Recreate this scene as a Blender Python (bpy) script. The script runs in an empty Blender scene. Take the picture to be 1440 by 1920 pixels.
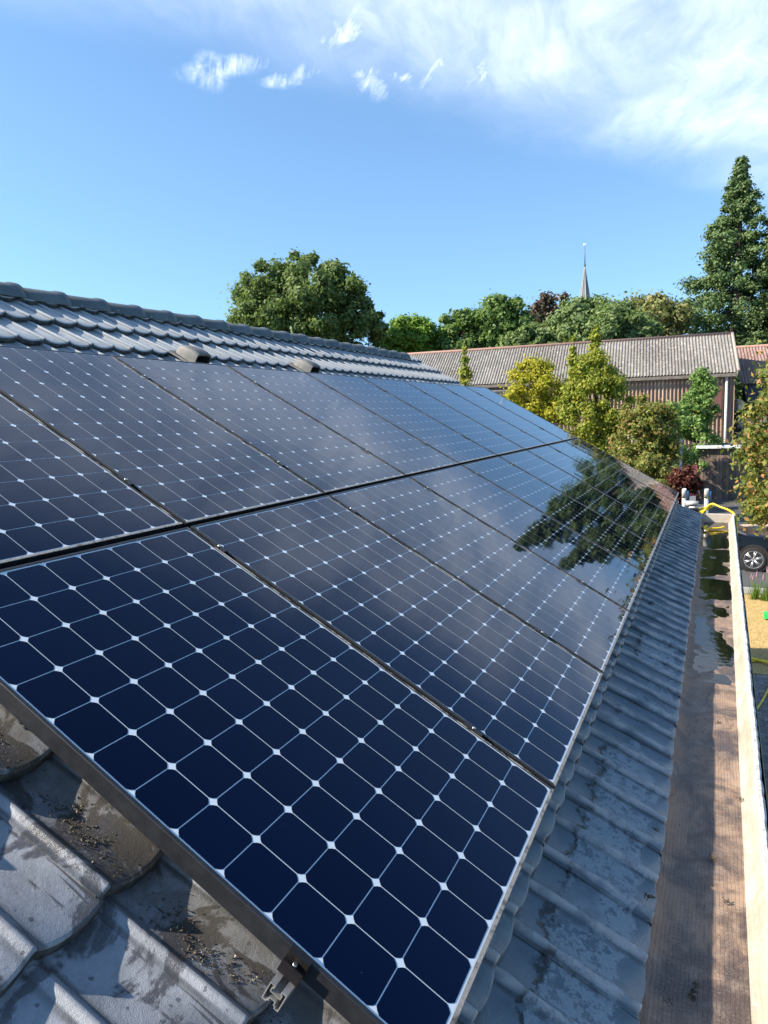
import bpy, math, random
import numpy as np
from mathutils import Matrix, Vector
rnd = random.Random(7)
S = bpy.context.scene
COL = S.collection
R = math.radians

# ------------------------------------------------------------------ camera
H = 4.4
F_PX = 1345.0                                   # focal length in pixels of a 1440 x 1920 picture
AX = np.array([[0.9091, 0.0239, -0.4160], [0.4153, -0.1315, 0.9001], [-0.0332, -0.9910, -0.1294]])   # camera axes in the world
cam_d = bpy.data.cameras.new('camera'); cam = bpy.data.objects.new('camera', cam_d); COL.objects.link(cam)
cam_d.sensor_fit = 'VERTICAL'; cam_d.sensor_height = 24.0; cam_d.lens = F_PX / 1920 * 24.0
cam_d.clip_start = 0.05; cam_d.clip_end = 3000
xa, ya, za = Vector(AX[:, 0]), Vector(-AX[:, 1]), Vector(-AX[:, 2])
za.normalize(); xa = ya.cross(za).normalized(); ya = za.cross(xa)
cam.matrix_world = Matrix(((xa.x, ya.x, za.x, 0), (xa.y, ya.y, za.y, 0), (xa.z, ya.z, za.z, H), (0, 0, 0, 1)))
S.camera = cam

# ------------------------------------------------------------------ sun, sky, exposure
TO_SUN = Vector((-1.0, -0.62, 0.88)).normalized()
sun_d = bpy.data.lights.new('sun', 'SUN'); sun = bpy.data.objects.new('sun', sun_d); COL.objects.link(sun)
sun_d.energy = 4.8; sun_d.angle = R(0.55); sun_d.color = (1.0, 0.90, 0.76)
sun.rotation_euler = TO_SUN.to_track_quat('Z', 'Y').to_euler(); sun.location = (-20, -12, 30)
S.view_settings.view_transform = 'Standard'; S.view_settings.look = 'None'
S.view_settings.exposure = 1.25; S.view_settings.gamma = 1.0; S.view_settings.use_curve_mapping = False


class NT:
    """small helper around a node tree"""
    def __init__(s, tree): s.t = tree
    def n(s, typ, ins=None, **props):
        nd = s.t.nodes.new(typ)
        for k, v in props.items(): setattr(nd, k, v)
        for k, v in (ins or {}).items(): s.put(nd.inputs[k], v)
        return nd
    def put(s, sock, v):
        if isinstance(v, bpy.types.NodeSocket): s.t.links.new(v, sock)
        elif isinstance(v, bpy.types.Node): s.t.links.new(v.outputs[0], sock)
        elif isinstance(v, (tuple, list)) and sock.type == 'RGBA' and len(v) == 3: sock.default_value = (*v, 1)
        else: sock.default_value = v
    def mix(s, fac, a, b, blend='MIX'):
        nd = s.n('ShaderNodeMix', data_type='RGBA', blend_type=blend)
        s.put(nd.inputs[0], fac); s.put(nd.inputs[6], a); s.put(nd.inputs[7], b)
        return nd.outputs[2]
    def math(s, op, a, b=0.0, c=None):
        nd = s.n('ShaderNodeMath', operation=op); s.put(nd.inputs[0], a); s.put(nd.inputs[1], b)
        if c is not None: s.put(nd.inputs[2], c)
        return nd.outputs[0]
    def noise(s, vec, scale, detail=3.0, rough=0.55, dist=0.0, out='Fac'):
        return s.n('ShaderNodeTexNoise', {'Vector': vec, 'Scale': scale, 'Detail': detail, 'Roughness': rough, 'Distortion': dist}).outputs[out]
    def ramp(s, v, a, b, lo=0.0, hi=1.0):
        return s.n('ShaderNodeMapRange', {'Value': v, 'From Min': a, 'From Max': b, 'To Min': lo, 'To Max': hi}, interpolation_type='SMOOTHSTEP').outputs[0]
    def mapping(s, vec, loc=(0, 0, 0), rot=(0, 0, 0), scale=(1, 1, 1)):
        return s.n('ShaderNodeMapping', {'Vector': vec, 'Location': loc, 'Rotation': rot, 'Scale': scale}).outputs[0]


world = bpy.data.worlds.new('World'); S.world = world; world.use_nodes = True
world.node_tree.nodes.clear()
w = NT(world.node_tree)
SKY = 0.099
sky = w.n('ShaderNodeTexSky', sky_type='NISHITA', sun_disc=False, sun_elevation=math.asin(TO_SUN.z),
          sun_rotation=math.atan2(TO_SUN.x, TO_SUN.y), altitude=50.0, air_density=1.0, dust_density=0.2, ozone_density=3.0)
gen = w.n('ShaderNodeTexCoord').outputs['Generated']
sep = w.n('ShaderNodeSeparateXYZ', {0: gen})
lift = w.n('ShaderNodeCombineXYZ', {0: sep.outputs[0], 1: sep.outputs[1], 2: w.math('ADD', w.math('MULTIPLY', sep.outputs[2], 0.86), 0.11)}).outputs[0]
w.t.links.new(w.n('ShaderNodeVectorMath', {0: lift}, operation='NORMALIZE').outputs[0], sky.inputs['Vector'])   # even, clear air down to the horizon
zc = w.math('MAXIMUM', sep.outputs[2], 0.04)
px_, py_ = w.math('DIVIDE', sep.outputs[0], zc), w.math('DIVIDE', sep.outputs[1], zc)
flat = w.n('ShaderNodeCombineXYZ', {0: px_, 1: py_, 2: 0.0}).outputs[0]          # the sky seen as a flat layer overhead
warp = w.noise(flat, 0.9, 5, 0.6, 0.4, 'Color')
wv = w.n('ShaderNodeVectorMath', {0: flat, 1: w.n('ShaderNodeVectorMath', {0: warp, 1: (0.55, 0.55, 0)}, operation='MULTIPLY').outputs[0]}, operation='ADD').outputs[0]
ws = w.n('ShaderNodeSeparateXYZ', {0: wv})
side = w.math('DIVIDE', w.math('ADD', w.math('SUBTRACT', w.math('MULTIPLY', ws.outputs[0], 1.65), ws.outputs[1]), 3.30), 1.93)
fib = w.noise(w.n('ShaderNodeMapping', {'Vector': wv, 'Rotation': (0, 0, R(100)), 'Scale': (1.1, 0.28, 1)}, vector_type='TEXTURE').outputs[0], 2.2, 7, 0.62, 0.3)
big = w.noise(flat, 1.25, 4, 0.5)
veil = w.ramp(side, -0.34, 0.50)
veil = w.math('MULTIPLY', veil, w.ramp(side, 0.78, 1.12, 1.0, 0.05))
veil = w.math('MULTIPLY', veil, w.ramp(fib, 0.20, 0.75, 0.45, 1.0))
veil = w.math('MULTIPLY', veil, w.ramp(big, 0.36, 0.60, 0.50, 1.0))
veil = w.math('MULTIPLY', veil, 0.74)
wisps = None
for (x, y, a, l, b) in [(-1.29, 1.80, 8, .11, .050), (-1.34, 1.80, -60, .09, .035), (-1.19, 1.95, 10, .055, .035), (-1.03, 1.90, -28, .13, .032), (-0.955, 2.08, -75, .10, .036),
                        (-0.86, 2.12, -75, .06, .022), (-0.72, 2.08, -46, .15, .030), (-0.62, 2.17, -50, .13, .032), (-0.90, 1.79, -42, .20, .035)]:
    m = w.n('ShaderNodeMapping', {'Vector': w.n('ShaderNodeVectorMath', {0: flat, 1: w.n('ShaderNodeVectorMath', {0: w.noise(flat, 5.5, 5, 0.65, 0.4, 'Color'), 1: (0.14, 0.14, 0)}, operation='MULTIPLY').outputs[0]}, operation='ADD').outputs[0],
                                  'Location': (x + .07, y + .07, 0), 'Rotation': (0, 0, R(a)), 'Scale': (l, b, 1)}, vector_type='TEXTURE').outputs[0]
    ln = w.n('ShaderNodeVectorMath', {0: m}, operation='LENGTH').outputs['Value']
    g = w.ramp(ln, 0.0, 1.75, 1.0, 0.0)
    wisps = g if wisps is None else w.math('MAXIMUM', wisps, g)
fine = w.noise(w.n('ShaderNodeMapping', {'Vector': flat, 'Rotation': (0, 0, R(-52)), 'Scale': (.17, .035, 1)}, vector_type='TEXTURE').outputs[0], 1.0, 5, 0.62, 0.5)
wisps = w.math('MULTIPLY', wisps, w.ramp(fine, 0.30, 0.75, 0.0, 0.80))
cloud = w.math('MAXIMUM', veil, wisps)
cloud = w.math('MULTIPLY', cloud, w.ramp(sep.outputs[2], 0.05, 0.22))
tint = w.mix(1.0, sky.outputs[0], (0.96, 1.10, 1.12), 'MULTIPLY')
ccol = w.mix(cloud, tint, (6.6, 7.2, 8.1))
bg = w.n('ShaderNodeBackground', {'Color': ccol, 'Strength': SKY})
w.n('ShaderNodeOutputWorld', {'Surface': bg})

# ------------------------------------------------------------------ helpers: materials
def mat(name):
    m = bpy.data.materials.new(name); m.use_nodes = True; m.node_tree.nodes.clear()
    return m, NT(m.node_tree)
def finish(t, shader, disp=None):
    t.n('ShaderNodeOutputMaterial', {'Surface': shader})
def principled(t, col, rough=0.6, metal=0.0, bump=None, bstr=0.3, bdist=0.01, **kw):
    ins = {'Base Color': col, 'Roughness': rough, 'Metallic': metal}
    ins.update(kw)
    if bump is not None:
        ins['Normal'] = t.n('ShaderNodeBump', {'Height': bump, 'Strength': bstr, 'Distance': bdist}).outputs[0]
    return t.n('ShaderNodeBsdfPrincipled', ins).outputs[0]
def simple(name, col, rough=0.6, metal=0.0, vary=0.25, scale=6.0, bstr=0.15, dark=None, **kw):
    m, t = mat(name)
    pos = t.n('ShaderNodeNewGeometry').outputs['Position']
    nz = t.noise(pos, scale, 5, 0.6)
    c2 = dark if dark else tuple(c * (1 - vary) for c in col)
    c = t.mix(t.ramp(nz, 0.35, 0.7), c2, col)
    finish(t, principled(t, c, rough, metal, t.noise(pos, scale * 8, 3), bstr, 0.004, **kw))
    return m
def leafmat(name, cols, trans=0.42, rough=0.55):
    """cols: list of colours picked per leaf"""
    m, t = mat(name)
    geo = t.n('ShaderNodeNewGeometry')
    rp = geo.outputs['Random Per Island']
    cr = t.n('ShaderNodeValToRGB', {0: rp})
    el = cr.color_ramp.elements
    while len(el) < len(cols): el.new(0.5)
    for i, c in enumerate(cols): el[i].position = i / max(1, len(cols) - 1); el[i].color = (*c, 1)
    big = t.noise(geo.outputs['Position'], 0.35, 2)
    c = t.mix(t.ramp(big, 0.3, 0.7, 0.0, 0.45), cr.outputs[0], (0.75, 0.8, 0.6), 'MULTIPLY')
    d = t.n('ShaderNodeBsdfPrincipled', {'Base Color': c, 'Roughness': rough, 'Specular IOR Level': 0.25}).outputs[0]
    tr = t.n('ShaderNodeBsdfTranslucent', {'Color': t.mix(0.5, c, (0.9, 1.0, 0.35), 'MULTIPLY')}).outputs[0]
    finish(t, t.n('ShaderNodeMixShader', {0: trans, 1: d, 2: tr}).outputs[0])
    return m

# ------------------------------------------------------------------ helpers: objects
WM = {}
def setp(o, parent, mw=None):
    mw = mw if mw is not None else Matrix.Identity(4)
    WM[o.name] = mw.copy()
    if parent is not None:
        o.parent = parent; o.matrix_parent_inverse = WM[parent.name].inverted()
    o.matrix_basis = mw
def tag(o, label=None, cat=None, group=None, kind=None):
    if label: o['label'] = label
    if cat: o['category'] = cat
    if group: o['group'] = group
    if kind: o['kind'] = kind
    return o
def empty(name, loc, label=None, cat=None, group=None):
    o = bpy.data.objects.new(name, None); COL.objects.link(o); o.empty_display_size = 0.2
    setp(o, None, Matrix.Translation(loc)); return tag(o, label, cat, group)
def meshobj(name, me, parent=None, mw=None):
    o = bpy.data.objects.new(name, me); COL.objects.link(o); setp(o, parent, mw); return o
class MB:
    def __init__(s): s.v = []; s.f = []; s.m = []; s.sm = []
    def add(s, vs, fs, mi=0, smooth=False):
        b = len(s.v); s.v += [tuple(p) for p in vs]
        for f in fs: s.f.append(tuple(i + b for i in f)); s.m.append(mi); s.sm.append(smooth)
    def box(s, a, b, mi=0, M=None):
        x0, y0, z0 = a; x1, y1, z1 = b
        vs = [Vector(p) for p in ((x0, y0, z0), (x1, y0, z0), (x1, y1, z0), (x0, y1, z0), (x0, y0, z1), (x1, y0, z1), (x1, y1, z1), (x0, y1, z1))]
        if M is not None: vs = [M @ p for p in vs]
        s.add(vs, [(0, 3, 2, 1), (4, 5, 6, 7), (0, 1, 5, 4), (1, 2, 6, 5), (2, 3, 7, 6), (3, 0, 4, 7)], mi)
    def grid(s, rows, mi=0, smooth=True, closed=False, flip=False):
        n = len(rows[0]); vs = [p for r in rows for p in r]; fs = []
        for i in range(len(rows) - 1):
            for j in range(n if closed else n - 1):
                k = (j + 1) % n
                q = (i * n + j, i * n + k, (i + 1) * n + k, (i + 1) * n + j)
                fs.append(q[::-1] if flip else q)
        s.add(vs, fs, mi, smooth)
    def tube(s, pts, rad, seg=8, mi=0, cap=True, smooth=True):
        pts = [Vector(p) for p in pts]; rows = []
        rads = rad if isinstance(rad, (list, tuple)) else [rad] * len(pts)
        prev = None
        for i, p in enumerate(pts):
            d = (pts[min(i + 1, len(pts) - 1)] - pts[max(i - 1, 0)])
            d = d.normalized() if d.length > 1e-9 else Vector((0, 0, 1))
            if prev is None:
                a = d.orthogonal().normalized()
            else:
                a = (prev - d * prev.dot(d)); a = a.normalized() if a.length > 1e-6 else d.orthogonal().normalized()
            prev = a; b = d.cross(a)
            rows.append([p + (a * math.cos(t) + b * math.sin(t)) * rads[i] for t in [2 * math.pi * k / seg for k in range(seg)]])
        s.grid(rows, mi, smooth, True)
        if cap:
            n = len(s.v); L = len(pts)
            s.f.append(tuple(n - seg + k for k in range(seg))); s.m.append(mi); s.sm.append(False)
            s.f.append(tuple(n - L * seg + k for k in range(seg))[::-1]); s.m.append(mi); s.sm.append(False)
    def mesh(s, name, mats):
        me = bpy.data.meshes.new(name); me.from_pydata([tuple(p) for p in s.v], [], s.f)
        for m in (mats if isinstance(mats, (list, tuple)) else [mats]): me.materials.append(m)
        me.polygons.foreach_set('material_index', s.m); me.polygons.foreach_set('use_smooth', s.sm); me.update()
        return me
    def build(s, name, mats, parent=None, mw=None):
        return meshobj(name, s.mesh(name, mats), parent, mw)
def fast_mesh(name, verts, faces4, mats, smooth=False):
    """verts (N,3) array, faces4 (M,4) or (M,3) array"""
    me = bpy.data.meshes.new(name); k = faces4.shape[1]
    me.vertices.add(len(verts)); me.vertices.foreach_set('co', np.asarray(verts, dtype=np.float32).ravel())
    me.loops.add(faces4.size); me.loops.foreach_set('vertex_index', faces4.astype(np.int32).ravel())
    me.polygons.add(len(faces4)); me.polygons.foreach_set('loop_start', (np.arange(len(faces4)) * k).astype(np.int32))
    me.polygons.foreach_set('loop_total', np.full(len(faces4), k, dtype=np.int32))
    if smooth: me.polygons.foreach_set('use_smooth', np.ones(len(faces4), dtype=bool))
    for m in (mats if isinstance(mats, (list, tuple)) else [mats]): me.materials.append(m)
    me.update(calc_edges=True); return me
def smoothnoise(x, seed=0.0):
    return (math.sin(x * 1.7 + seed) + 0.6 * math.sin(x * 3.9 + seed * 2.3 + 1.1) + 0.35 * math.sin(x * 9.1 + seed * 5.1 + .4)) / 1.95

def at(px, py, Y):
    """point of the place that stands at distance Y along the ridge direction, from where it shows in the photograph"""
    d = AX @ np.array([(px - 720) / F_PX, (py - 960) / F_PX, 1.0]); d = d * (Y / d[1])
    return Vector((d[0], d[1], d[2] + H))

# ------------------------------------------------------------------ the roof's own frame
P0 = Vector((-1.7561, 1.0562, 4.0185))                       # panel plane: top edge of the lower row
VD = Vector((0.86797, 0, -0.49661)); ND = Vector((0.49661, 0, 0.86797)); UD = Vector((0, 1, 0))
def RP(u, v, n=0.0): return P0 + UD * u + VD * v + ND * n
def RM(u, v, n=0.0):                                          # local x along the ridge, y up the slope, z out of the roof
    p = RP(u, v, n)
    return Matrix(((UD.x, -VD.x, ND.x, p.x), (UD.y, -VD.y, ND.y, p.y), (UD.z, -VD.z, ND.z, p.z), (0, 0, 0, 1)))
C_ = 0.127; PITCH = 8.374 * C_; GAUGE = 0.3652; RIB0 = -0.087; RP_ = 0.180; TW = 0.360
U_END = 9.77; V_RIDGE = -2.93; NB = -0.175

# ================================================================== MATERIALS
def tile_material(name, mode):
    m, t = mat(name)
    geo = t.n('ShaderNodeNewGeometry'); pos = geo.outputs['Position']
    rndo = t.n('ShaderNodeObjectInfo').outputs['Random']
    obc = t.n('ShaderNodeTexCoord').outputs['Object']; so = t.n('ShaderNodeSeparateXYZ', {0: obc})
    lx, ly = so.outputs[0], so.outputs[1]
    n1 = t.noise(pos, 9, 6, 0.62); n2 = t.noise(pos, 110, 4, 0.6); n3 = t.noise(pos, 420, 3, 0.6)
    grain = t.math('ADD', t.math('MULTIPLY', n2, 0.5), t.math('MULTIPLY', n3, 0.5))
    if mode == 'clean':
        c = t.mix(t.ramp(n1, 0.3, 0.7), (0.300, 0.322, 0.332), (0.400, 0.420, 0.428))
        c = t.mix(t.ramp(rndo, 0, 1, 0, 0.22), c, (0.25, 0.265, 0.27))
        rough = 0.45
    elif mode == 'left':
        c = t.mix(t.ramp(n1, 0.3, 0.7), (0.165, 0.176, 0.195), (0.290, 0.303, 0.328))
        wet = t.math('MULTIPLY', t.ramp(t.noise(pos, 5.5, 7, 0.62, 0.6), 0.515, 0.56), t.ramp(n2, 0.2, 0.5, 0.55, 1.0))
        run = t.ramp(t.noise(t.mapping(obc, scale=(16, 2.6, 1)), 1.0, 6, 0.6, 0.8), 0.59, 0.63)
        vor = t.n('ShaderNodeTexVoronoi', {'Vector': t.n('ShaderNodeVectorMath', {0: pos, 1: t.n('ShaderNodeVectorMath', {0: t.noise(pos, 90, 2, 0.5, 0, 'Color'), 1: (0.012, 0.012, 0.012)}, operation='MULTIPLY').outputs[0]}, operation='ADD').outputs[0], 'Scale': 38.0}, feature='F1')
        spot = t.math('MULTIPLY', t.ramp(vor.outputs['Distance'], 0.16, 0.20, 1.0, 0.0), t.ramp(t.n('ShaderNodeSeparateColor', {0: vor.outputs['Color']}).outputs[0], 0.62, 0.63))
        stain = t.math('MAXIMUM', t.math('MAXIMUM', wet, run), t.math('MULTIPLY', spot, 0.8))
        c = t.mix(stain, c, t.mix(n1, (0.055, 0.055, 0.062), (0.095, 0.094, 0.10)))
        # brown film of moss in the trough beside the panel
        sp = t.n('ShaderNodeSeparateXYZ', {0: pos})
        moss = t.math('MULTIPLY', t.ramp(t.math('ADD', sp.outputs[1], t.math('MULTIPLY', n1, 0.10)), 1.035, 1.10), t.ramp(t.noise(pos, 12, 5, 0.65), 0.36, 0.52))
        c = t.mix(t.math('MULTIPLY', moss, 0.45), c, t.mix(n2, (0.045, 0.036, 0.022), (0.14, 0.115, 0.075)))
        rough = t.ramp(stain, 0, 1, 0.45, 0.30)
    else:
        c = t.mix(t.ramp(n1, 0.3, 0.7), (0.080, 0.112, 0.132), (0.130, 0.162, 0.184))
        edge = t.math('ADD', ly, t.math('MULTIPLY', t.math('SUBTRACT', t.noise(pos, 7, 6, 0.65), 0.5), 0.20))
        crust = t.math('MULTIPLY', t.ramp(edge, 0.035, 0.052), t.ramp(edge, 0.245, 0.262, 1.0, 0.0))
        rim = t.math('MULTIPLY', t.ramp(edge, 0.240, 0.256), t.ramp(edge, 0.262, 0.276, 1.0, 0.0))
        gaps = t.ramp(t.noise(pos, 30, 5, 0.7), 0.40, 0.50)
        sp = t.n('ShaderNodeSeparateXYZ', {0: pos})
        cover = t.ramp(t.math('SUBTRACT', t.noise(pos, 2.2, 3, 0.5), t.math('MULTIPLY', t.math('SUBTRACT', sp.outputs[1], 2.0), 0.045)), 0.40, 0.46)
        gaps = t.math('MULTIPLY', gaps, cover)
        crust = t.math('MULTIPLY', crust, gaps)
        c = t.mix(crust, c, t.mix(t.noise(pos, 120, 4, 0.7), (0.120, 0.150, 0.172), (0.330, 0.380, 0.410)))
        c = t.mix(t.math('MULTIPLY', rim, gaps), c, (0.022, 0.026, 0.026))
        ribm = t.ramp(t.math('PINGPONG', t.math('ADD', lx, 3.6), RP_ / 2), 0.004, 0.017, 1.0, 0.0)
        c = t.mix(t.math('MULTIPLY', ribm, t.ramp(t.noise(pos, 14, 4, 0.6), 0.35, 0.6, 0.30, 0.95)), c, (0.42, 0.405, 0.39))
        rough = t.ramp(crust, 0, 1, 0.19, 0.70)
        grain = t.math('ADD', grain, t.math('MULTIPLY', crust, 0.9))
    c = t.mix(t.ramp(n3, 0.35, 0.7, 0.0, 0.35), c, t.mix(0.5, c, (0.02, 0.02, 0.02)))
    # darker bands painted beside the ribs for contrast
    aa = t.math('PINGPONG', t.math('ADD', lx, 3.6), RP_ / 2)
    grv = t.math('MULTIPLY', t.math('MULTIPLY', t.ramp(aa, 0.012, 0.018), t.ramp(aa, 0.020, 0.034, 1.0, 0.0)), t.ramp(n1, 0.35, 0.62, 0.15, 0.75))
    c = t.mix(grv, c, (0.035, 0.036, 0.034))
    finish(t, principled(t, c, rough, 0.0, grain, 0.5, 0.004))
    return m
M_TCLEAN = tile_material('concrete_tile', 'clean')
M_TLEFT = tile_material('stained_tile', 'left')
M_TEAVE = tile_material('lichen_tile', 'eave')
M_TEDGE = simple('dark_tile_edge', (0.115, 0.118, 0.118), 0.7, scale=30, dark=(0.032, 0.034, 0.034))  # darker, mottled colour for the front faces of the tiles
M_RIDGE = simple('ridge_concrete', (0.105, 0.128, 0.135), 0.55, vary=0.3, scale=5)
M_DECK = simple('roof_felt', (0.03, 0.03, 0.032), 0.9)
M_BRICKWALL = simple('house_render', (0.45, 0.36, 0.28), 0.85)

def laminate(name, c1, c2, rough, tint=(1, 1, 1)):
    """glass-fronted layer: clear glossy surface over a matt colour"""
    m, t = mat(name)
    pos = t.n('ShaderNodeNewGeometry').outputs['Position']
    c = t.mix(t.n('ShaderNodeObjectInfo').outputs['Random'], c1, c2)
    dirt = t.math('MULTIPLY', t.ramp(t.noise(pos, 55, 3, 0.6), 0.745, 0.765), 0.06)
    c = t.mix(dirt, c, (0.5, 0.47, 0.44))
    bump = t.n('ShaderNodeBump', {'Height': t.noise(pos, 3.0, 2, 0.5), 'Strength': 0.05, 'Distance': 0.02}).outputs[0]
    finish(t, t.n('ShaderNodeBsdfPrincipled', {'Base Color': c, 'Roughness': t.ramp(t.noise(pos, 2.2, 6, 0.65), 0.35, 0.75, rough, rough + 0.035), 'IOR': 1.58, 'Specular Tint': (*tint, 1), 'Normal': bump}).outputs[0])
    return m
M_CELL = laminate('silicon_cell', (0.0002, 0.0012, 0.0085), (0.0005, 0.0024, 0.0130), 0.014, (0.07, 0.21, 0.50))
M_BACK = laminate('white_backsheet', (0.56, 0.62, 0.65), (0.60, 0.66, 0.69), 0.02, (0.5, 0.6, 0.8))
M_FRAME = simple('black_anodised_frame', (0.018, 0.018, 0.020), 0.42, vary=0.4, scale=30, bstr=0.05)
def mat_dusty():
    m, t = mat('dusty_frame_edge')
    pos = t.n('ShaderNodeNewGeometry').outputs['Position']
    a = t.ramp(t.noise(pos, 26, 6, 0.7), 0.30, 0.52)
    c = t.mix(a, (0.05, 0.045, 0.04), t.mix(t.noise(pos, 90, 4), (0.20, 0.17, 0.14), (0.42, 0.38, 0.33)))
    finish(t, principled(t, c, 0.8, 0, t.noise(pos, 300, 3), 0.4, 0.002))
    return m
M_DUSTY = mat_dusty()
M_ALU = simple('aluminium', (0.46, 0.44, 0.42), 0.45, 0.55, vary=0.25, scale=40, bstr=0.1)
M_CLAMP = simple('dark_clamp', (0.035, 0.030, 0.030), 0.35, 0.6, vary=0.3, scale=60)
M_STEEL = simple('stainless_bolt', (0.6, 0.58, 0.55), 0.3, 1.0, vary=0.2, scale=90)

def mat_felt(wall):
    m, t = mat('gutter_wall_felt' if wall else 'gutter_felt')
    pos = t.n('ShaderNodeNewGeometry').outputs['Position']
    big = t.noise(pos, 3.2, 6, 0.65, 0.6); mid = t.noise(pos, 14, 5, 0.65)
    jit = t.n('ShaderNodeVectorMath', {0: pos, 1: t.n('ShaderNodeVectorMath', {0: t.noise(pos, 12, 2, 0.5, 0, 'Color'), 1: (0.012, 0.012, 0)}, operation='MULTIPLY').outputs[0]}, operation='ADD').outputs[0]
    br = t.n('ShaderNodeTexBrick', {'Vector': t.mapping(jit, rot=(0, 0, R(90))), 'Scale': 1.0, 'Mortar Size': 0.0016, 'Mortar Smooth': 0.6, 'Brick Width': 0.016, 'Row Height': 0.0115, 'Color1': (1, 1, 1), 'Color2': (0.72, 0.72, 0.72), 'Mortar': (0, 0, 0)}, offset=0.0)
    net = t.n('ShaderNodeSeparateColor', {0: br.outputs['Color']}).outputs[0]
    vis = t.ramp(t.noise(pos, 6, 4, 0.6), 0.42, 0.58)
    if wall:
        c = t.mix(t.ramp(big, 0.3, 0.7), (0.30, 0.262, 0.205), (0.46, 0.415, 0.345))
        c = t.mix(t.math('MULTIPLY', t.math('MULTIPLY', t.math('SUBTRACT', 1.0, net), vis), 0.40), c, (0.26, 0.21, 0.15))
        c = t.mix(t.ramp(t.noise(t.mapping(pos, scale=(3, 1, 3)), 9, 6, 0.7), 0.52, 0.70, 0, 0.55), c, (0.20, 0.165, 0.12))
        c = t.mix(t.ramp(t.noise(pos, 70, 4, 0.7), 0.60, 0.70, 0, 0.5), c, (0.62, 0.58, 0.52))
        finish(t, principled(t, c, 0.85, 0, t.math('ADD', t.math('MULTIPLY', net, 0.5), mid), 0.35, 0.004))
    else:
        c = t.mix(t.ramp(big, 0.40, 0.60), (0.078, 0.054, 0.044), (0.300, 0.205, 0.142))
        c = t.mix(t.ramp(mid, 0.45, 0.75, 0, 0.5), c, (0.33, 0.265, 0.205))
        c = t.mix(t.math('MULTIPLY', t.math('MULTIPLY', t.math('SUBTRACT', 1.0, net), vis), 0.36), c, (0.045, 0.036, 0.031))
        c = t.mix(t.ramp(t.noise(t.mapping(pos, scale=(5, 1.3, 1)), 2.4, 7, 0.7, 0.8), 0.50, 0.66, 0, 0.65), c, (0.050, 0.040, 0.040))
        speck = t.ramp(t.noise(pos, 220, 3, 0.6), 0.60, 0.72, 0, 0.5)
        c = t.mix(speck, c, (0.50, 0.44, 0.38))
        rough = t.ramp(big, 0.35, 0.6, 0.34, 0.70)
        finish(t, principled(t, c, rough, 0, t.math('ADD', t.math('MULTIPLY', net, 0.8), t.math('MULTIPLY', mid, 1.2)), 0.55, 0.004))
    return m
M_FELT = mat_felt(False); M_WALLFELT = mat_felt(True)
M_RIM = simple('chipped_white_paint', (0.66, 0.64, 0.60), 0.7, vary=0.5, scale=24, bstr=0.5)
M_FASCIA = simple('weathered_fascia', (0.15, 0.13, 0.10), 0.8, vary=0.5, scale=14, dark=(0.24, 0.17, 0.07))
def mat_water():
    m, t = mat('gutter_water')
    pos = t.n('ShaderNodeNewGeometry').outputs['Position']
    bump = t.n('ShaderNodeBump', {'Height': t.noise(pos, 18, 3, 0.5), 'Strength': 0.06, 'Distance': 0.01}).outputs[0]
    fr = t.n('ShaderNodeFresnel', {'IOR': 1.45}).outputs[0]
    gl = t.n('ShaderNodeBsdfGlossy', {'Roughness': 0.02, 'Normal': bump}).outputs[0]
    tr = t.n('ShaderNodeBsdfTransparent', {'Color': (0.60, 0.52, 0.38)}).outputs[0]
    finish(t, t.n('ShaderNodeMixShader', {0: fr, 1: tr, 2: gl}).outputs[0])
    return m
M_WATER = mat_water()

# ================================================================== GROUND
def sheet(name, pts, z, m, kind='structure', label=None, sub=0):
    b = MB(); b.add([(x, y, z) for x, y in pts], [tuple(range(len(pts)))])
    return tag(b.build(name, m), label, None, None, kind)
def mat_ground(name, cols, scale, rough=0.95):
    m, t = mat(name); pos = t.n('ShaderNodeNewGeometry').outputs['Position']
    a = t.ramp(t.noise(pos, scale, 6, 0.65), 0.3, 0.7); b_ = t.ramp(t.noise(pos, scale * 14, 4, 0.7), 0.3, 0.7)
    c = t.mix(a, cols[0], cols[1]); c = t.mix(t.math('MULTIPLY', b_, 0.6), c, cols[2])
    finish(t, principled(t, c, rough, 0, t.noise(pos, scale * 40, 3), 0.5, 0.02)); return m
M_EARTH = mat_ground('meadow', [(0.07, 0.085, 0.03), (0.12, 0.11, 0.05), (0.05, 0.07, 0.02)], 0.15)
M_DRY = mat_ground('dry_lawn_soil', [(0.40, 0.27, 0.10), (0.52, 0.36, 0.15), (0.27, 0.20, 0.08)], 0.9)
M_ASPHALT = mat_ground('asphalt', [(0.060, 0.062, 0.068), (0.085, 0.086, 0.090), (0.045, 0.045, 0.05)], 0.7, 0.85)
M_PINK = mat_ground('pink_gravel', [(0.50, 0.32, 0.23), (0.60, 0.41, 0.31), (0.38, 0.25, 0.18)], 0.8)
M_BED = mat_ground('joint_sand', [(0.05, 0.045, 0.04), (0.08, 0.07, 0.06), (0.03, 0.03, 0.025)], 2.0)
sheet('ground', [(-900, -400), (900, -400), (900, 1500), (-900, 1500)], 0.0, M_EARTH)
sheet('lawn', [(0.45, 12.9), (8, 12.9), (8, 18.5), (0.45, 18.5)], 0.006, M_DRY)
sheet('road', [(-30, 18.9), (40, 18.9), (40, 27.5), (-30, 27.5)], 0.004, M_ASPHALT)
sheet('yard', [(-30, 30.6), (40, 30.6), (40, 44), (-30, 44)], 0.004, M_ASPHALT)
sheet('forecourt', [(-30, 27.7), (40, 27.7), (40, 30.4), (-30, 30.4)], 0.006, M_PINK)
kb = MB(); kb.box((-30, 18.62, 0), (40, 18.78, 0.12)); kerb = tag(kb.build('kerb', simple('kerb_concrete', (0.36, 0.36, 0.35), 0.85)), kind='structure')
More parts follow.
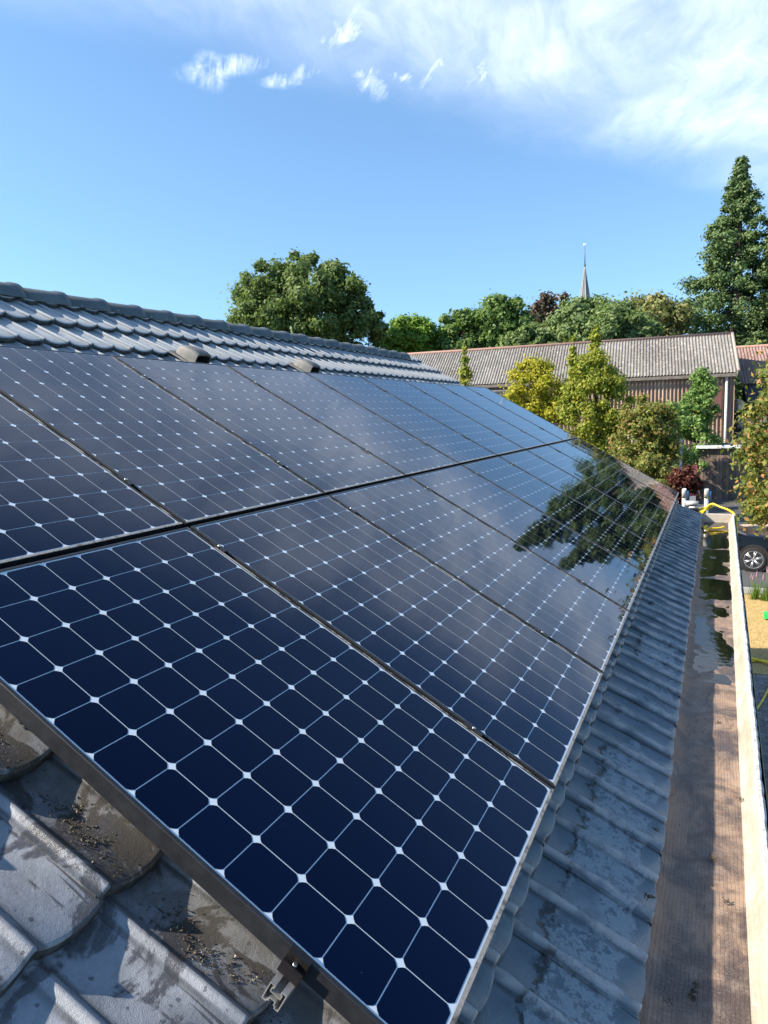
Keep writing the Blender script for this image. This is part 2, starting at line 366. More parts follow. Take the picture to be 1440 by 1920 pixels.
path = sheet('paved_path', [(0.3, 2.0), (1.48, 2.0), (1.48, 12.85), (0.3, 12.85)], 0.008, M_BED)
M_PAVER = [simple('paver_grey_%d' % i, c, 0.85, vary=0.3, scale=9) for i, c in enumerate([(0.20, 0.19, 0.18), (0.25, 0.235, 0.22), (0.165, 0.16, 0.155)])]
pmes = []
for m in M_PAVER:
    b = MB(); x, y, h, e = .0985, .0485, .05, .006
    b.add([(-x, -y, 0), (x, -y, 0), (x, y, 0), (-x, y, 0), (-x, -y, h - e), (x, -y, h - e), (x, y, h - e), (-x, y, h - e), (-x + e, -y + e, h), (x - e, -y + e, h), (x - e, y - e, h), (-x + e, y - e, h)],
          [(0, 1, 5, 4), (1, 2, 6, 5), (2, 3, 7, 6), (3, 0, 4, 7), (4, 5, 9, 8), (5, 6, 10, 9), (6, 7, 11, 10), (7, 4, 8, 11), (8, 9, 10, 11)])
    pmes.append(b.mesh('paver', m))
np_ = 0
for r in range(56):
    for q in range(5):
        y = 12.75 - r * 0.102; x = 0.42 + q * 0.202 + (0.101 if r % 2 else 0)
        if y < 7.2: break
        o = meshobj('paver', pmes[rnd.randrange(3)], path, Matrix.Translation((x, y, -0.022 + rnd.uniform(-.002, .002))) @ Matrix.Rotation(rnd.uniform(-.01, .01), 4, 'Z'))

# ================================================================== HOUSE
house = empty('house', (-4.3, 4.0, 0), 'grey tiled single-storey house whose sunlit roof fills the foreground', 'house')
XR = RP(0, V_RIDGE, NB).x; ZR = RP(0, V_RIDGE, NB).z
Y0, Y1 = -3.0, P0.y + U_END
b = MB(); b.box((-8.3, Y0 + .2, 0), (-0.30, Y1 - .12, 2.55)); b.build('wall', M_BRICKWALL, house)
for yy, s in ((Y0 + .2, 1), (Y1 - .12, -1)):
    b = MB(); ys = sorted((yy, yy + s * .2))
    pts = [(-8.3, 2.552), (-0.30, 2.552), (-0.30, 2.75), (XR, ZR - .12), (-8.3, 2.75)]
    vs = [(x, ys[0], z) for x, z in pts] + [(x, ys[1], z) for x, z in pts]; n = 5
    b.add(vs, [(0, 1, 2, 3, 4), (9, 8, 7, 6, 5)] + [(i, i + n, (i + 1) % n + n, (i + 1) % n) for i in range(n)])
    b.build('gable', M_BRICKWALL, house)
# deck under the tiles: both slopes
b = MB()
def slab(p, q, th):
    b.add([(p[0], Y0, p[1]), (q[0], Y0, q[1]), (q[0], Y1 - .02, q[1]), (p[0], Y1 - .02, p[1]), (p[0], Y0, p[1] - th), (q[0], Y0, q[1] - th), (q[0], Y1 - .02, q[1] - th), (p[0], Y1 - .02, p[1] - th)],
          [(0, 1, 2, 3), (7, 6, 5, 4), (0, 4, 5, 1), (1, 5, 6, 2), (2, 6, 7, 3), (3, 7, 4, 0)])
ea = RP(0, 1.86, NB - .045); ri = RP(0, V_RIDGE, NB - .045)
slab((ri.x, ri.z), (ea.x, ea.z), .04)
slab((2 * ri.x - ea.x, ea.z), (ri.x - .002, ri.z), .04)
roof = b.build('roof', M_DECK, house)
# --- tile meshes
def prof(x):
    a = abs(((x + RP_ / 2) % RP_) - RP_ / 2)
    if a < 0.017: return 0.012 * (0.5 + 0.5 * math.cos(math.pi * a / 0.017))
    q = (a - 0.017) / (RP_ / 2 - 0.017)
    return -0.0100 * (1 - (1 - q) ** 2)
def bulge(x):                                                 # the front edge is scalloped in plan: pans reach farther down than ribs
    a = abs(((x + RP_ / 2) % RP_) - RP_ / 2); q = max(0, (a - .010) / (RP_ / 2 - .010)); return -.016 * (1 - (1 - q) ** 2)
HS = 0.039                                                    # height of a course's front edge over the course below
STEP = [-.09, -.075, -.058, -.042, -.030, -.022, -.017, -.012, -.006, 0, .006, .012, .017, .022, .030, .042, .058, .075]
def tile_mesh(name, x0, x1, m, ln=.43, bg=1.0, wob=0.0, seed=0.0, rib=1.0):
    xs = sorted(set([x0, x1] + [round(s + k * RP_, 5) for k in range(-1, 4) for s in STEP if x0 < s + k * RP_ < x1]))
    b = MB()
    def z(x, y):
        xx = x + wob * smoothnoise(y * 17 + x * 3, seed) * min(1, max(0, (y - .01) * 12)) if wob else x
        h = prof(xx); h = h * rib if h > 0 else h
        return HS * (1 - y / GAUGE) + h + 0.003 * (1 - x / TW) + (wob * .35 * smoothnoise(x * 21 + y * 9, seed + 3) if wob else 0)
    rows = [(.07, -.034), (.006, -.034), (.0, -.030), (.0, -.007), (.0025, -.0018), (.008, 0), *([(.05 + .045 * k, 0) for k in range(8)] if wob else [(min(.13, ln * .5), 0), (ln * .65, 0)]), (ln, 0)]
    G = [[(x, y + (bulge(x) * bg if y < .045 or y == .07 else 0), z(x, y) + d) for x in xs] for y, d in rows]
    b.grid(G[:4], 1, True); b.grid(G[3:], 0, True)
    for xe, fl in ((x0, False), (x1, True)):                   # side skirts
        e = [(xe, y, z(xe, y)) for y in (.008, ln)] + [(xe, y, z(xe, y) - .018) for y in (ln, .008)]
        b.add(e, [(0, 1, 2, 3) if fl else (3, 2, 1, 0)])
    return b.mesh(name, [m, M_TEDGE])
TM = {}
for key, m in (('clean', M_TCLEAN), ('left', M_TLEFT), ('eave', M_TEAVE)):
    bg = {'clean': .30, 'left': .75}.get(key, 1.0)
    TM[key] = tile_mesh('tile', -0.026, 0.341, m, bg=bg)
    TM[key + 'v'] = tile_mesh('tile', -0.026, 0.155, m, bg=bg)
EAVES = [tile_mesh('tile', -0.026, 0.341, M_TEAVE, wob=.0065, seed=1.7 * q, rib=1.65) for q in range(6)]
TM['top'] = tile_mesh('tile', -0.026, 0.341, M_TCLEAN, .11); TM['topv'] = tile_mesh('tile', -0.026, 0.155, M_TCLEAN, .11)
hid = MB(); hmesh = TM['clean']
hv = np.empty(len(hmesh.vertices) * 3, dtype=np.float32); hmesh.vertices.foreach_get('co', hv); hv = hv.reshape(-1, 3)
hf = [tuple(p.vertices) for p in hmesh.polygons]
for k in range(14):
    vf = 1.95 - GAUGE * k
    for i in range(-5, 28):
        u = RIB0 + TW * i; verge = i == 27
        if u + .1 > U_END: continue
        vis = k in (0, 1, 10, 11, 12, 13) or i <= 0 or i >= 26
        if not vis:
            mw = RM(u, vf, NB)
            hid.add([mw @ Vector(p) for p in hv.tolist()], hf, 0, True); continue
        key = 'eave' if k in (0, 1) and i > 0 else ('left' if k < 10 and i <= 0 else 'clean')
        if k == 0 and i <= 0: key = 'eave'
        if k == 13: key = 'top'
        mw = RM(u, vf + (.006 if k == 1 else 0) + rnd.uniform(-.004, .004), NB + rnd.uniform(-.003, .003)) @ Matrix.Rotation(rnd.uniform(-.006, .006), 4, 'Z') @ Matrix.Rotation(rnd.uniform(-.003, .003), 4, 'Y')
        meshobj('tile', EAVES[rnd.randrange(6)] if key == 'eave' and not verge else TM[key + ('v' if verge else '')], roof, mw)
tag(hid.build('tile_field', M_TCLEAN, roof), 'grey roof tiles lying hidden under the solar panels', kind='stuff')
# verge trim along the gable edge, ridge caps
b = MB(); M_ = RM(0, 0, 0)
b.box((U_END - .03, -1.94, NB - .06), (U_END + .012, -V_RIDGE, NB + .006), 0, M_); b.build('verge_trim', M_RIDGE, roof)
b = MB(); rows = []
for (y, r) in ((-.02, .108), (-.018, .115), (.03, .115), (.06, .106), (.40, .097), (.402, .088)):
    rows.append([(math.cos(a) * r * 1.08, y, math.sin(a) * r * 1.0) for a in [R(2) + R(176) * k / 12 for k in range(13)]])
b.grid(rows, smooth=True, flip=False)
rme = b.mesh('ridge_tile', M_RIDGE)
zr = 5.385 - .108
y = 3.522 - .377 * 17
while y < Y1 - .30:
    meshobj('ridge_tile', rme, roof, Matrix.Translation((XR + .03, y, zr + rnd.uniform(-.004, .004))) @ Matrix.Rotation(R(180), 4, 'Z') @ Matrix.Translation((0, -.0, 0)))
    y += .377
# back slope covering
b = MB()
xs = [Y0 + i * .045 for i in range(int((Y1 - Y0) / .045))]
b.grid([[(XR - .03 - t_ * 3.9, yy, ZR - .075 - t_ * 3.9 * .572 + .012 * math.sin(yy / .18 * 2 * math.pi)) for yy in xs] for t_ in (0, .5, 1)], flip=True)
b.build('back_slope', M_TCLEAN, roof)
# vents
M_VENT = simple('vent_plastic', (0.15, 0.15, 0.145), 0.65, vary=0.35, scale=20)
def vent(u, v):
    b = MB(); rows = []
    for (yy, hw, h) in ((.22, .070, .04), (.18, .105, .105), (.09, .130, .150), (-.02, .138, .165), (-.10, .140, .165), (-.15, .138, .150)):
        rows.append([(math.copysign(abs(math.cos(a)) ** .35, math.cos(a)) * hw, yy, max(0, math.sin(a)) ** .35 * h) for a in [R(180) - R(180) * k / 16 for k in range(17)]])
    b.grid(rows, 0, True, flip=True); b.add(rows[0], [tuple(range(17))])
    inn = [(x * .90, yy + .001, z * .84) for x, yy, z in rows[-1]]
    b.grid([rows[-1], inn], 0, False, flip=True)
    b.grid([inn, [(x * .8, .0, z * .8) for x, yy, z in inn]], 1, False, flip=True)
    b.add([(x * .8, .0, z * .8) for x, yy, z in inn], [tuple(range(17))[::-1]], 1)
    b.box((-.13, -.27, -.004), (.13, -.16, .030), 0); b.box((-.17, -.18, -.02), (.17, .24, .006), 0)
    b.build('vent', [M_VENT, M_DECK], roof, RM(u, v, -.095) @ Matrix.Scale(.58, 4))
vent(3.15, -1.86); vent(4.74, -1.86)
# --- gutter
ys = [-1.0 + i * .04 for i in range(int(11.72 / .04) + 1)]
def gsp(y): return 0.0088 * (y - 2.0)
LAPS = [10.02, 8.55, 7.05, 6.1, 3.55, 2.55]
def floor_z(y, x):
    z = 2.853 - 0.0016 * max(0, y - 4.0)
    z += 0.0045 * smoothnoise(y * 1.9 + x * 6, 1.3) + 0.0022 * smoothnoise(y * 7.1 - x * 11, 4.2)
    for L in LAPS:
        d = y - L
        if 0 <= d < .20: z += 0.008 * (1 - d / .20)
        elif -.02 < d < 0: z += 0.008 * (1 + d / .02)
    return z
b = MB(); rows = []
cs = [(-.24, .080), (-.17, .058), (-.135, .030), (-.112, .010), (-.085, .001), (-.05, 0), (-.01, 0), (.03, 0), (.06, 0), (.10, .001), (.122, .003)]
for y in ys:
    s = gsp(y)
    rows.append([(x + s * max(0, (x + .12) / .25), y, floor_z(y, x) + dz + 0.0025 * smoothnoise(y * 23, x * 40) * (1 if -.2 < x < -.08 else .2)) for x, dz in cs])
b.grid(rows, 0, True, flip=True)
gut = b.build('gutter', M_FELT, house)
b = MB(); rows = []
ws_ = [(.122, .003), (.136, .012), (.147, .034), (.155, .066), (.162, .090), (.170, .100)]
for y in ys:
    s = gsp(y) + .0018 * smoothnoise(y * 3.1, 2.0)
    rows.append([(x + (gsp(y) * .968 if dz < .004 else s), y, (floor_z(y, .122) if dz < .004 else 2.851 - .0006 * max(0, y - 4)) + dz) for x, dz in ws_])
b.grid(rows, 0, True, flip=True); b.build('gutter_wall', M_WALLFELT, gut)
b = MB(); rows = []
for i, y in enumerate(ys):
    s = gsp(y) + .0018 * smoothnoise(y * 3.1, 2.0); e = rnd.uniform(-.0015, .0015); zt = 2.951 - .0006 * max(0, y - 4)
    rows.append([(x + s, y, zt + dz) for x, dz in ((.170, 0), (.176, .004 + e), (.188 + e, .004 + e), (.196 + e * 2, -.004), (.197 + e * 2, -.030 + e * 3))])
b.grid(rows, 0, False, flip=True); b.build('rim', M_RIM, gut)
b = MB(); rows = []
for y in ys:
    s = gsp(y); rows.append([(x + s, y, z) for x, z in ((.202, 2.948), (.206, 2.944), (.206, 2.60), (-.3, 2.60))])
b.grid(rows, 0, False, flip=True); b.build('fascia', M_FASCIA, gut)
ye = ys[-1]
b = MB(); b.box((-.15, ye - .09, 2.60), (.206 + gsp(ye), ye + .02, 2.955)); b.build('end_cap', M_WALLFELT, gut)
# standing water: a level sheet, the uneven floor makes the shoreline
b = MB()
b.add([(-.16, 4.3, 2.8525), (.22, 4.3, 2.8525), (.24, ye - .08, 2.8490), (-.16, ye - .08, 2.8490)], [(0, 1, 2, 3)])
tag(b.build('gutter_water', M_WATER), kind='structure')

# ================================================================== SOLAR PANELS
PW, PL = 1.046, 12.24 * C_
# shared meshes, local frame: x along the ridge, y up the slope, z out; origin at the middle of the panel face
def frame_mesh():
    b = MB(); hw, hl, lip, ht = PW / 2, PL / 2, .010, .046
    o = [(-hw, -hl), (hw, -hl), (hw, hl), (-hw, hl)]; i = [(-hw + lip, -hl + lip), (hw - lip, -hl + lip), (hw - lip, hl - lip), (-hw + lip, hl - lip)]
    e = .0012
    ob = [(x - math.copysign(e, x), y - math.copysign(e, y)) for x, y in o]
    for k in range(4):
        j = (k + 1) % 4; top = 1 if k == 0 else (2 if k == 1 else 0)
        b.add([(*o[k], -ht), (*o[j], -ht), (*o[j], -e), (*o[k], -e)], [(0, 1, 2, 3)], 0)
        b.add([(*o[k], -e), (*o[j], -e), (*ob[j], 0), (*ob[k], 0)], [(0, 1, 2, 3)], top)
        b.add([(*ob[k], 0), (*ob[j], 0), (*i[j], 0), (*i[k], 0)], [(0, 1, 2, 3)], top)
        b.add([(*i[k], 0), (*i[j], 0), (*i[j], -.006), (*i[k], -.006)], [(0, 1, 2, 3)], 0)
        b.add([(*o[j], -ht), (*o[k], -ht), (o[k][0] * .94, o[k][1] * .96, -ht), (o[j][0] * .94, o[j][1] * .96, -ht)], [(0, 1, 2, 3)], 0)
    return b.mesh('frame', [M_FRAME, M_DUSTY, M_DUSTY2])
def mat_dusty2():
    m, t = mat('partly_dusty_frame')
    pos = t.n('ShaderNodeNewGeometry').outputs['Position']
    a = t.ramp(t.noise(pos, 7, 6, 0.75), 0.48, 0.58)
    c = t.mix(a, (0.020, 0.020, 0.021), t.mix(t.noise(pos, 90, 4), (0.24, 0.21, 0.17), (0.46, 0.41, 0.34)))
    finish(t, principled(t, c, 0.6)); return m
M_DUSTY2 = mat_dusty2()
FRAME_ME = frame_mesh()
b = MB(); b.add([(-PW / 2 + .006, -PL / 2 + .006, -.0030), (PW / 2 - .006, -PL / 2 + .006, -.0030), (PW / 2 - .006, PL / 2 - .006, -.0030), (-PW / 2 + .006, PL / 2 - .006, -.0030)], [(0, 1, 2, 3)])
b.box((-PW / 2 + .02, -PL / 2 + .02, -.0095), (PW / 2 - .02, PL / 2 - .02, -.0065))
BACK_ME = b.mesh('glossy_backsheet', M_BACK)  # opaque white backsheet; no separate pane, the gloss lies in its material
def cell_outline():
    s, ch = .0622, .0122; pts = []
    for sx, sy, flip in ((1, -1, 0), (1, 1, 1), (-1, 1, 0), (-1, -1, 1)):
        arc = [(sx * s, sy * (s - ch)), (sx * (s - ch * .30), sy * (s - ch * .42)), (sx * (s - ch * .42), sy * (s - ch * .30)), (sx * (s - ch), sy * s)]
        arc = [(sx * s, sy * (s - ch)), (sx * (s - ch * .44), sy * (s - ch * .44)), (sx * (s - ch), sy * s)]
        pts += arc if flip else arc[::-1]
    return pts
CO = cell_outline()
b = MB(); b.add([(x, y, 0) for x, y in CO], [tuple(range(len(CO)))]); CELL_ME = b.mesh('cell', M_CELL)
b = MB()
for i in range(8):
    for j in range(12):
        cx, cy = (i - 3.5) * C_, (j - 5.5) * C_
        b.add([(x + cx, y + cy, -.0024) for x, y in CO], [tuple(range(len(CO)))])
CELLS_ME = b.mesh('cells', M_CELL)
NUM = ['first', 'second', 'third', 'fourth', 'fifth', 'sixth', 'seventh', 'eighth', 'ninth']
for row in (0, 1):
    for k in range(9):
        uc = 4 * C_ + PITCH * k; vc = 6 * C_ if row == 0 else -6.42 * C_
        mw = RM(uc, vc, 0) @ Matrix.Rotation(rnd.uniform(-.0006, .0006), 4, 'X') @ Matrix.Rotation(rnd.uniform(-.0006, .0006), 4, 'Y')
        nm = 'lower row, nearest the gutter' if row == 0 else 'upper row, nearest the ridge'
        lab = ('nearest' if k == 0 else ('farthest' if k == 8 else NUM[k] + ' from the near end')) + ' dark blue solar panel of the ' + nm
        p = bpy.data.objects.new('solar_panel', None); COL.objects.link(p); p.empty_display_size = .2
        setp(p, None, RM(uc, vc, -.046)); tag(p, lab, 'solar panel', 'solar panels in two rows on the roof')
        meshobj('frame', FRAME_ME, p, mw); meshobj('glossy_backsheet', BACK_ME, p, mw)
        if k < 4:
            for i in range(8):
                for j in range(12):
                    meshobj('cell', CELL_ME, p, mw @ Matrix.Translation(((i - 3.5) * C_, (j - 5.5) * C_, -.0024)))
        else:
            tag(meshobj('cells', CELLS_ME, p, mw), kind='stuff')
# mounting rails with clamps
def rail(v, lab, end_clamp):
    o = bpy.data.objects.new('mounting_rail', None); COL.objects.link(o); o.empty_display_size = .2
    setp(o, None, RM(4.7, v, -.10)); tag(o, lab, 'mounting rail', 'mounting rails under the panels')
    P = [(-.020, 0), (-.020, -.046), (-.009, -.046), (-.009, -.041), (-.0055, -.041), (-.0055, -.032), (.0055, -.032), (.0055, -.041), (.009, -.041), (.009, -.046), (.020, -.046), (.020, 0), (.0075, 0), (.0075, -.0085), (.0105, -.0085), (.0105, -.017), (-.0105, -.017), (-.0105, -.0085), (-.0075, -.0085), (-.0075, 0)]
    x0, x1 = -.062, 9.50; n = len(P); th = .0022
    # hollow section: outer skin and an inset inner skin seen at the cut end
    cx, cy = 0, -.023
    Q = []
    for k in range(n):
        a, p, c = Vector(P[k - 1]), Vector(P[k]), Vector(P[(k + 1) % n])
        d1 = (p - a).normalized(); d2 = (c - p).normalized(); n1 = Vector((-d1.y, d1.x)); n2 = Vector((-d2.y, d2.x))
        q = p + (n1 + n2) / max(.5, 1 + n1.dot(n2)) * th; Q.append((q.x, q.y))
    b = MB(); z0 = -.047
    V = [(x, -y_, z_ + z0) for x in (x0, x1) for y_, z_ in P]
    V2 = [(x0, -y_, z_ + z0) for y_, z_ in Q]; V3 = [(x0 + .05, -y_, z_ + z0) for y_, z_ in Q]
    fs = [(k, (k + 1) % n, n + (k + 1) % n, n + k) for k in range(n)]
    b.add(V, fs)
    b.add(V[:n] + V2 + V3, [(k, n + k, n + (k + 1) % n, (k + 1) % n) for k in range(n)] + [(n + k, 2 * n + k, 2 * n + (k + 1) % n, n + (k + 1) % n) for k in range(n)] + [tuple(range(2 * n, 3 * n))], 0)
    b.build('rail', M_ALU, o, RM(0, v, 0))
    cb = MB(); cb.box((-.0055, -.032, -.03), (.0055, .032, .001)); cb.box((-.013, -.034, .0012), (.013, .034, .0042)); 
    cb.tube([(0, 0, .004), (0, 0, .008)], .006, 10, 1)
    cm = cb.mesh('clamp', [M_CLAMP, M_STEEL])
    for k in range(8):
        meshobj('clamp', cm, o, RM(4 * C_ + PITCH * (k + .5), v + rnd.uniform(-.01, .01), 0))
    # end clamp and bolt
    cb = MB(); xe = 4 * C_ - PW / 2
    cb.box((-.030, -.028, -.047), (-.001, .028, -.020)); cb.box((-.012, -.028, -.02), (-.001, .028, .0015)); cb.box((-.012, -.028, .0016), (.007, .028, .004))
    cb.box((-.030, -.028, -.02), (-.027, .028, -.012))
    ec = cb.build('end_clamp', M_CLAMP, o, RM(xe, v, 0) @ Matrix.Scale(.85, 4))
    cb = MB(); cb.tube([(-.019, 0, -.024), (-.019, 0, -.009)], .0055, 12); cb.tube([(-.019, 0, -.0092), (-.019, 0, -.0088)], .003, 6, 1); cb.build('bolt', [M_STEEL, M_DECK], ec, RM(xe, v, 0) @ Matrix.Scale(.85, 4))
rail(1.237, 'aluminium mounting rail sticking out below the nearest lower panel', True)
rail(0.127, 'mounting rail under the top ends of the lower panels', False)
rail(-0.355, 'mounting rail under the lower ends of the upper panels', False)
rail(-1.32, 'mounting rail under the top ends of the upper panels', False)

# moss and dirt lying in the trough beside the near panel
b = MB(); M_MOSS = None
m, t = mat('moss_crumbs'); rp = t.n('ShaderNodeNewGeometry').outputs['Random Per Island']
cr = t.n('ShaderNodeValToRGB', {0: rp}); e = cr.color_ramp.elements
e[0].color = (0.035, 0.028, 0.018, 1); e[1].position = .9; e[1].color = (0.10, 0.078, 0.046, 1); q = e.new(.98); q.color = (0.30, 0.26, 0.18, 1)
finish(t, principled(t, cr.outputs[0], .6)); M_MOSS = m
for _ in range(2800):
    v = rnd.uniform(.25, 1.80); k = math.ceil((1.95 - v) / GAUGE) - 1 if False else int((1.95 - v) / GAUGE)
    ly = (v - (1.95 - GAUGE * k)) * -1
    dens = math.exp(-((ly - .17) / .10) ** 2)
    if rnd.random() > dens + .06: continue
    u = RIB0 + RP_ * .50 + rnd.gauss(-.022, .016) + (0.03 * smoothnoise(v * 13))
    lx = u - RIB0
    zz = NB + HS * (1 - ly / GAUGE) + prof(lx) + .003
    s = rnd.uniform(.0012, .0042) * (1.8 if rnd.random() < .07 else 1)
    c0 = RP(u, v, zz); 
    A = [Vector((rnd.uniform(-1, 1), rnd.uniform(-1, 1), rnd.uniform(-.6, 1))).normalized() * s * rnd.uniform(.5, 1.2) for _ in range(5)]
    b.add([c0 + a for a in A], [(0, 1, 2), (0, 2, 3), (0, 3, 1), (4, 2, 1), (4, 3, 2), (4, 1, 3)])
tag(b.build('moss_crumbs', M_MOSS), 'brown moss crumbs and grit in the tile troughs beside the nearest panel', 'moss', kind='stuff')

# ================================================================== LADDER AND HOSE AT THE GABLE END
M_LADDER = simple('ladder_aluminium', (0.70, 0.70, 0.70), 0.4, 0.5, vary=0.2, scale=14)
M_BLUE = simple('blue_plastic', (0.05, 0.22, 0.50), 0.4, vary=0.2)
M_CAPW = simple('white_plastic', (0.55, 0.54, 0.51), 0.5, vary=0.3)
lad = empty('ladder', (-.22, 12.2, 0), 'aluminium ladder with pale rail ends standing against the far gable', 'ladder')
def ladpt(x, h): return Vector((x, 12.25 - 1.17 * h / 3.2, h))
for x in (-.372, -.079):
    b = MB(); b.tube([ladpt(x, 0), ladpt(x, 3.14)], .030, 8); rl = b.build('side_rail', M_LADDER, lad)
    b = MB(); b.tube([ladpt(x, 3.13), ladpt(x, 3.255)], [.034, .030], 10)
    b.build('end_cap', M_CAPW, rl)
    b = MB(); b.tube([ladpt(x + .042, 3.10), ladpt(x + .042, 3.225)], .018, 8); b.build('end_clip', M_BLUE, rl)
for k in range(11):
    h = .28 + k * .27
    b = MB(); b.tube([ladpt(-.372, h), ladpt(-.079, h)], .016, 8); b.build('rung', M_LADDER, lad)
b = MB(); b.tube([(-.35, 11.03, 3.055), (-.18, 11.03, 3.055)], .036, 12); b.build('crossbar', M_CAPW, lad)
b = MB(); b.box((-.30, 11.09, 3.05), (-.22, 11.16, 3.15)); b.build('hinge_block', simple('grey_plastic', (0.22, 0.24, 0.26), .5), lad)
M_HOSE = simple('yellow_hose', (0.80, 0.56, 0.015), 0.4, vary=0.12, scale=12)
def curve(pts, n=8):
    P = [Vector(p) for p in pts]; out = []
    for i in range(len(P) - 1):
        a, b_, c, d = P[max(i - 1, 0)], P[i], P[i + 1], P[min(i + 2, len(P) - 1)]
        for k in range(n):
            t = k / n
            out.append(.5 * ((2 * b_) + (-a + c) * t + (2 * a - 5 * b_ + 4 * c - d) * t * t + (-a + 3 * b_ - 3 * c + d) * t ** 3))
    return out + [P[-1]]
hp = []
for k in range(22):
    a = k / 22 * 2 * math.pi * 2.4 + 2.2; hp.append((-.079 + .085 * math.cos(a), 11.12 + .075 * math.sin(a), 3.02 - .004 * k + .05 * math.cos(a)))
hp += [(-.02, 11.02, 3.05), (.10, 10.95, 3.02), (.215, 10.86, 2.985), (.285, 10.72, 2.93), (.300, 10.55, 2.78), (.300, 10.3, 2.4), (.32, 10.2, 1.6), (.36, 10.3, .6), (.45, 10.6, .09), (.7, 11.4, .045), (.95, 12.6, .04)]
b = MB(); b.tube(curve(hp, 6), .0135, 8)
tag(b.build('garden_hose', M_HOSE), 'yellow hose wound round the ladder top and hanging over the gutter', 'hose')
b = MB(); b.tube(curve([(-.10, 10.02, 2.88), (-.06, 9.95, 2.90), (-.09, 9.88, 2.875), (-.02, 9.93, 2.872), (.08, 9.98, 2.872), (.14, 10.02, 2.885)], 8), .0105, 8)
b.tube([(-.105, 9.99, 2.868), (-.085, 9.90, 2.89)], .016, 8)
tag(b.build('hose_end', M_HOSE), 'short yellow hose end lying in the wet gutter', 'hose')
b = MB(); b.tube(curve([(.40, 13.2, .03), (.85, 13.55, .03), (1.3, 13.3, .03), (2.2, 13.9, .03)], 8), .022, 6)
tag(b.build('garden_hose', M_HOSE), 'yellow hose trailing across the shaded grass edge', 'hose')
b = MB(); b.tube(curve([(.45, 13.75, .035), (.95, 13.35, .06), (1.5, 12.95, .035), (2.4, 12.7, .035)], 8), .022, 6)
tag(b.build('garden_hose', M_HOSE), 'second yellow hose crossing the first on the grass', 'hose')
b = MB(); b.tube(curve([(.3, 8.85, .045), (.75, 8.6, .045), (1.2, 8.8, .045)], 8), .020, 6)
tag(b.build('garden_hose', M_HOSE), 'piece of yellow hose lying on the grey pavers', 'hose')
# green garden tool on the lawn
tl = empty('garden_tool', (1.22, 16.4, 0), 'green plastic tool with dark handle lying on the dry lawn', 'tool')
b = MB(); b.box((1.02, 16.30, .04), (1.38, 16.48, .15)); b.build('head', simple('green_plastic', (0.02, 0.55, 0.12), 0.4, vary=0.1), tl)
b = MB(); b.tube([(1.34, 16.4, .08), (1.44, 16.42, .5), (1.52, 16.5, 1.1)], .03, 8); b.build('handle', M_CLAMP, tl)

# ================================================================== FOLIAGE
RNG = np.random.default_rng(11)
def leaves(centers, radii, n_per, size, squash=0.8, up=0.25, hang=0.0, fill=0.5):
    """leaf-sized quads spread through clumps"""
    C = np.repeat(np.asarray(centers, float), n_per, axis=0); Rr = np.repeat(np.asarray(radii, float), n_per)
    n = len(C); d = RNG.normal(size=(n, 3)); d /= np.linalg.norm(d, axis=1)[:, None]
    r = Rr * (fill * (.55 + .45 * RNG.random(n)) + (1 - fill) * np.abs(RNG.normal(size=n)) * .72)
    off = d * r[:, None]; off[:, 2] *= squash
    P = C + off
    nn = d + RNG.normal(size=(n, 3)) * .55; nn[:, 2] += up; nn /= np.linalg.norm(nn, axis=1)[:, None]
    t = np.cross(nn, RNG.normal(size=(n, 3))); t[:, 2] -= hang; t /= np.linalg.norm(t, axis=1)[:, None]
    b_ = np.cross(nn, t); s = size * (.6 + .8 * RNG.random(n))[:, None]
    V = np.stack([P - t * s, P - b_ * s * .55 + nn * s * .12, P + t * s, P + b_ * s * .55 + nn * s * .12], axis=1).reshape(-1, 3)
    return V
def crown_mesh(name, V, m):
    return fast_mesh(name, V, np.arange(len(V)).reshape(-1, 4), m)
M_BARK = simple('bark', (0.085, 0.065, 0.05), 0.9, vary=0.4, scale=5)
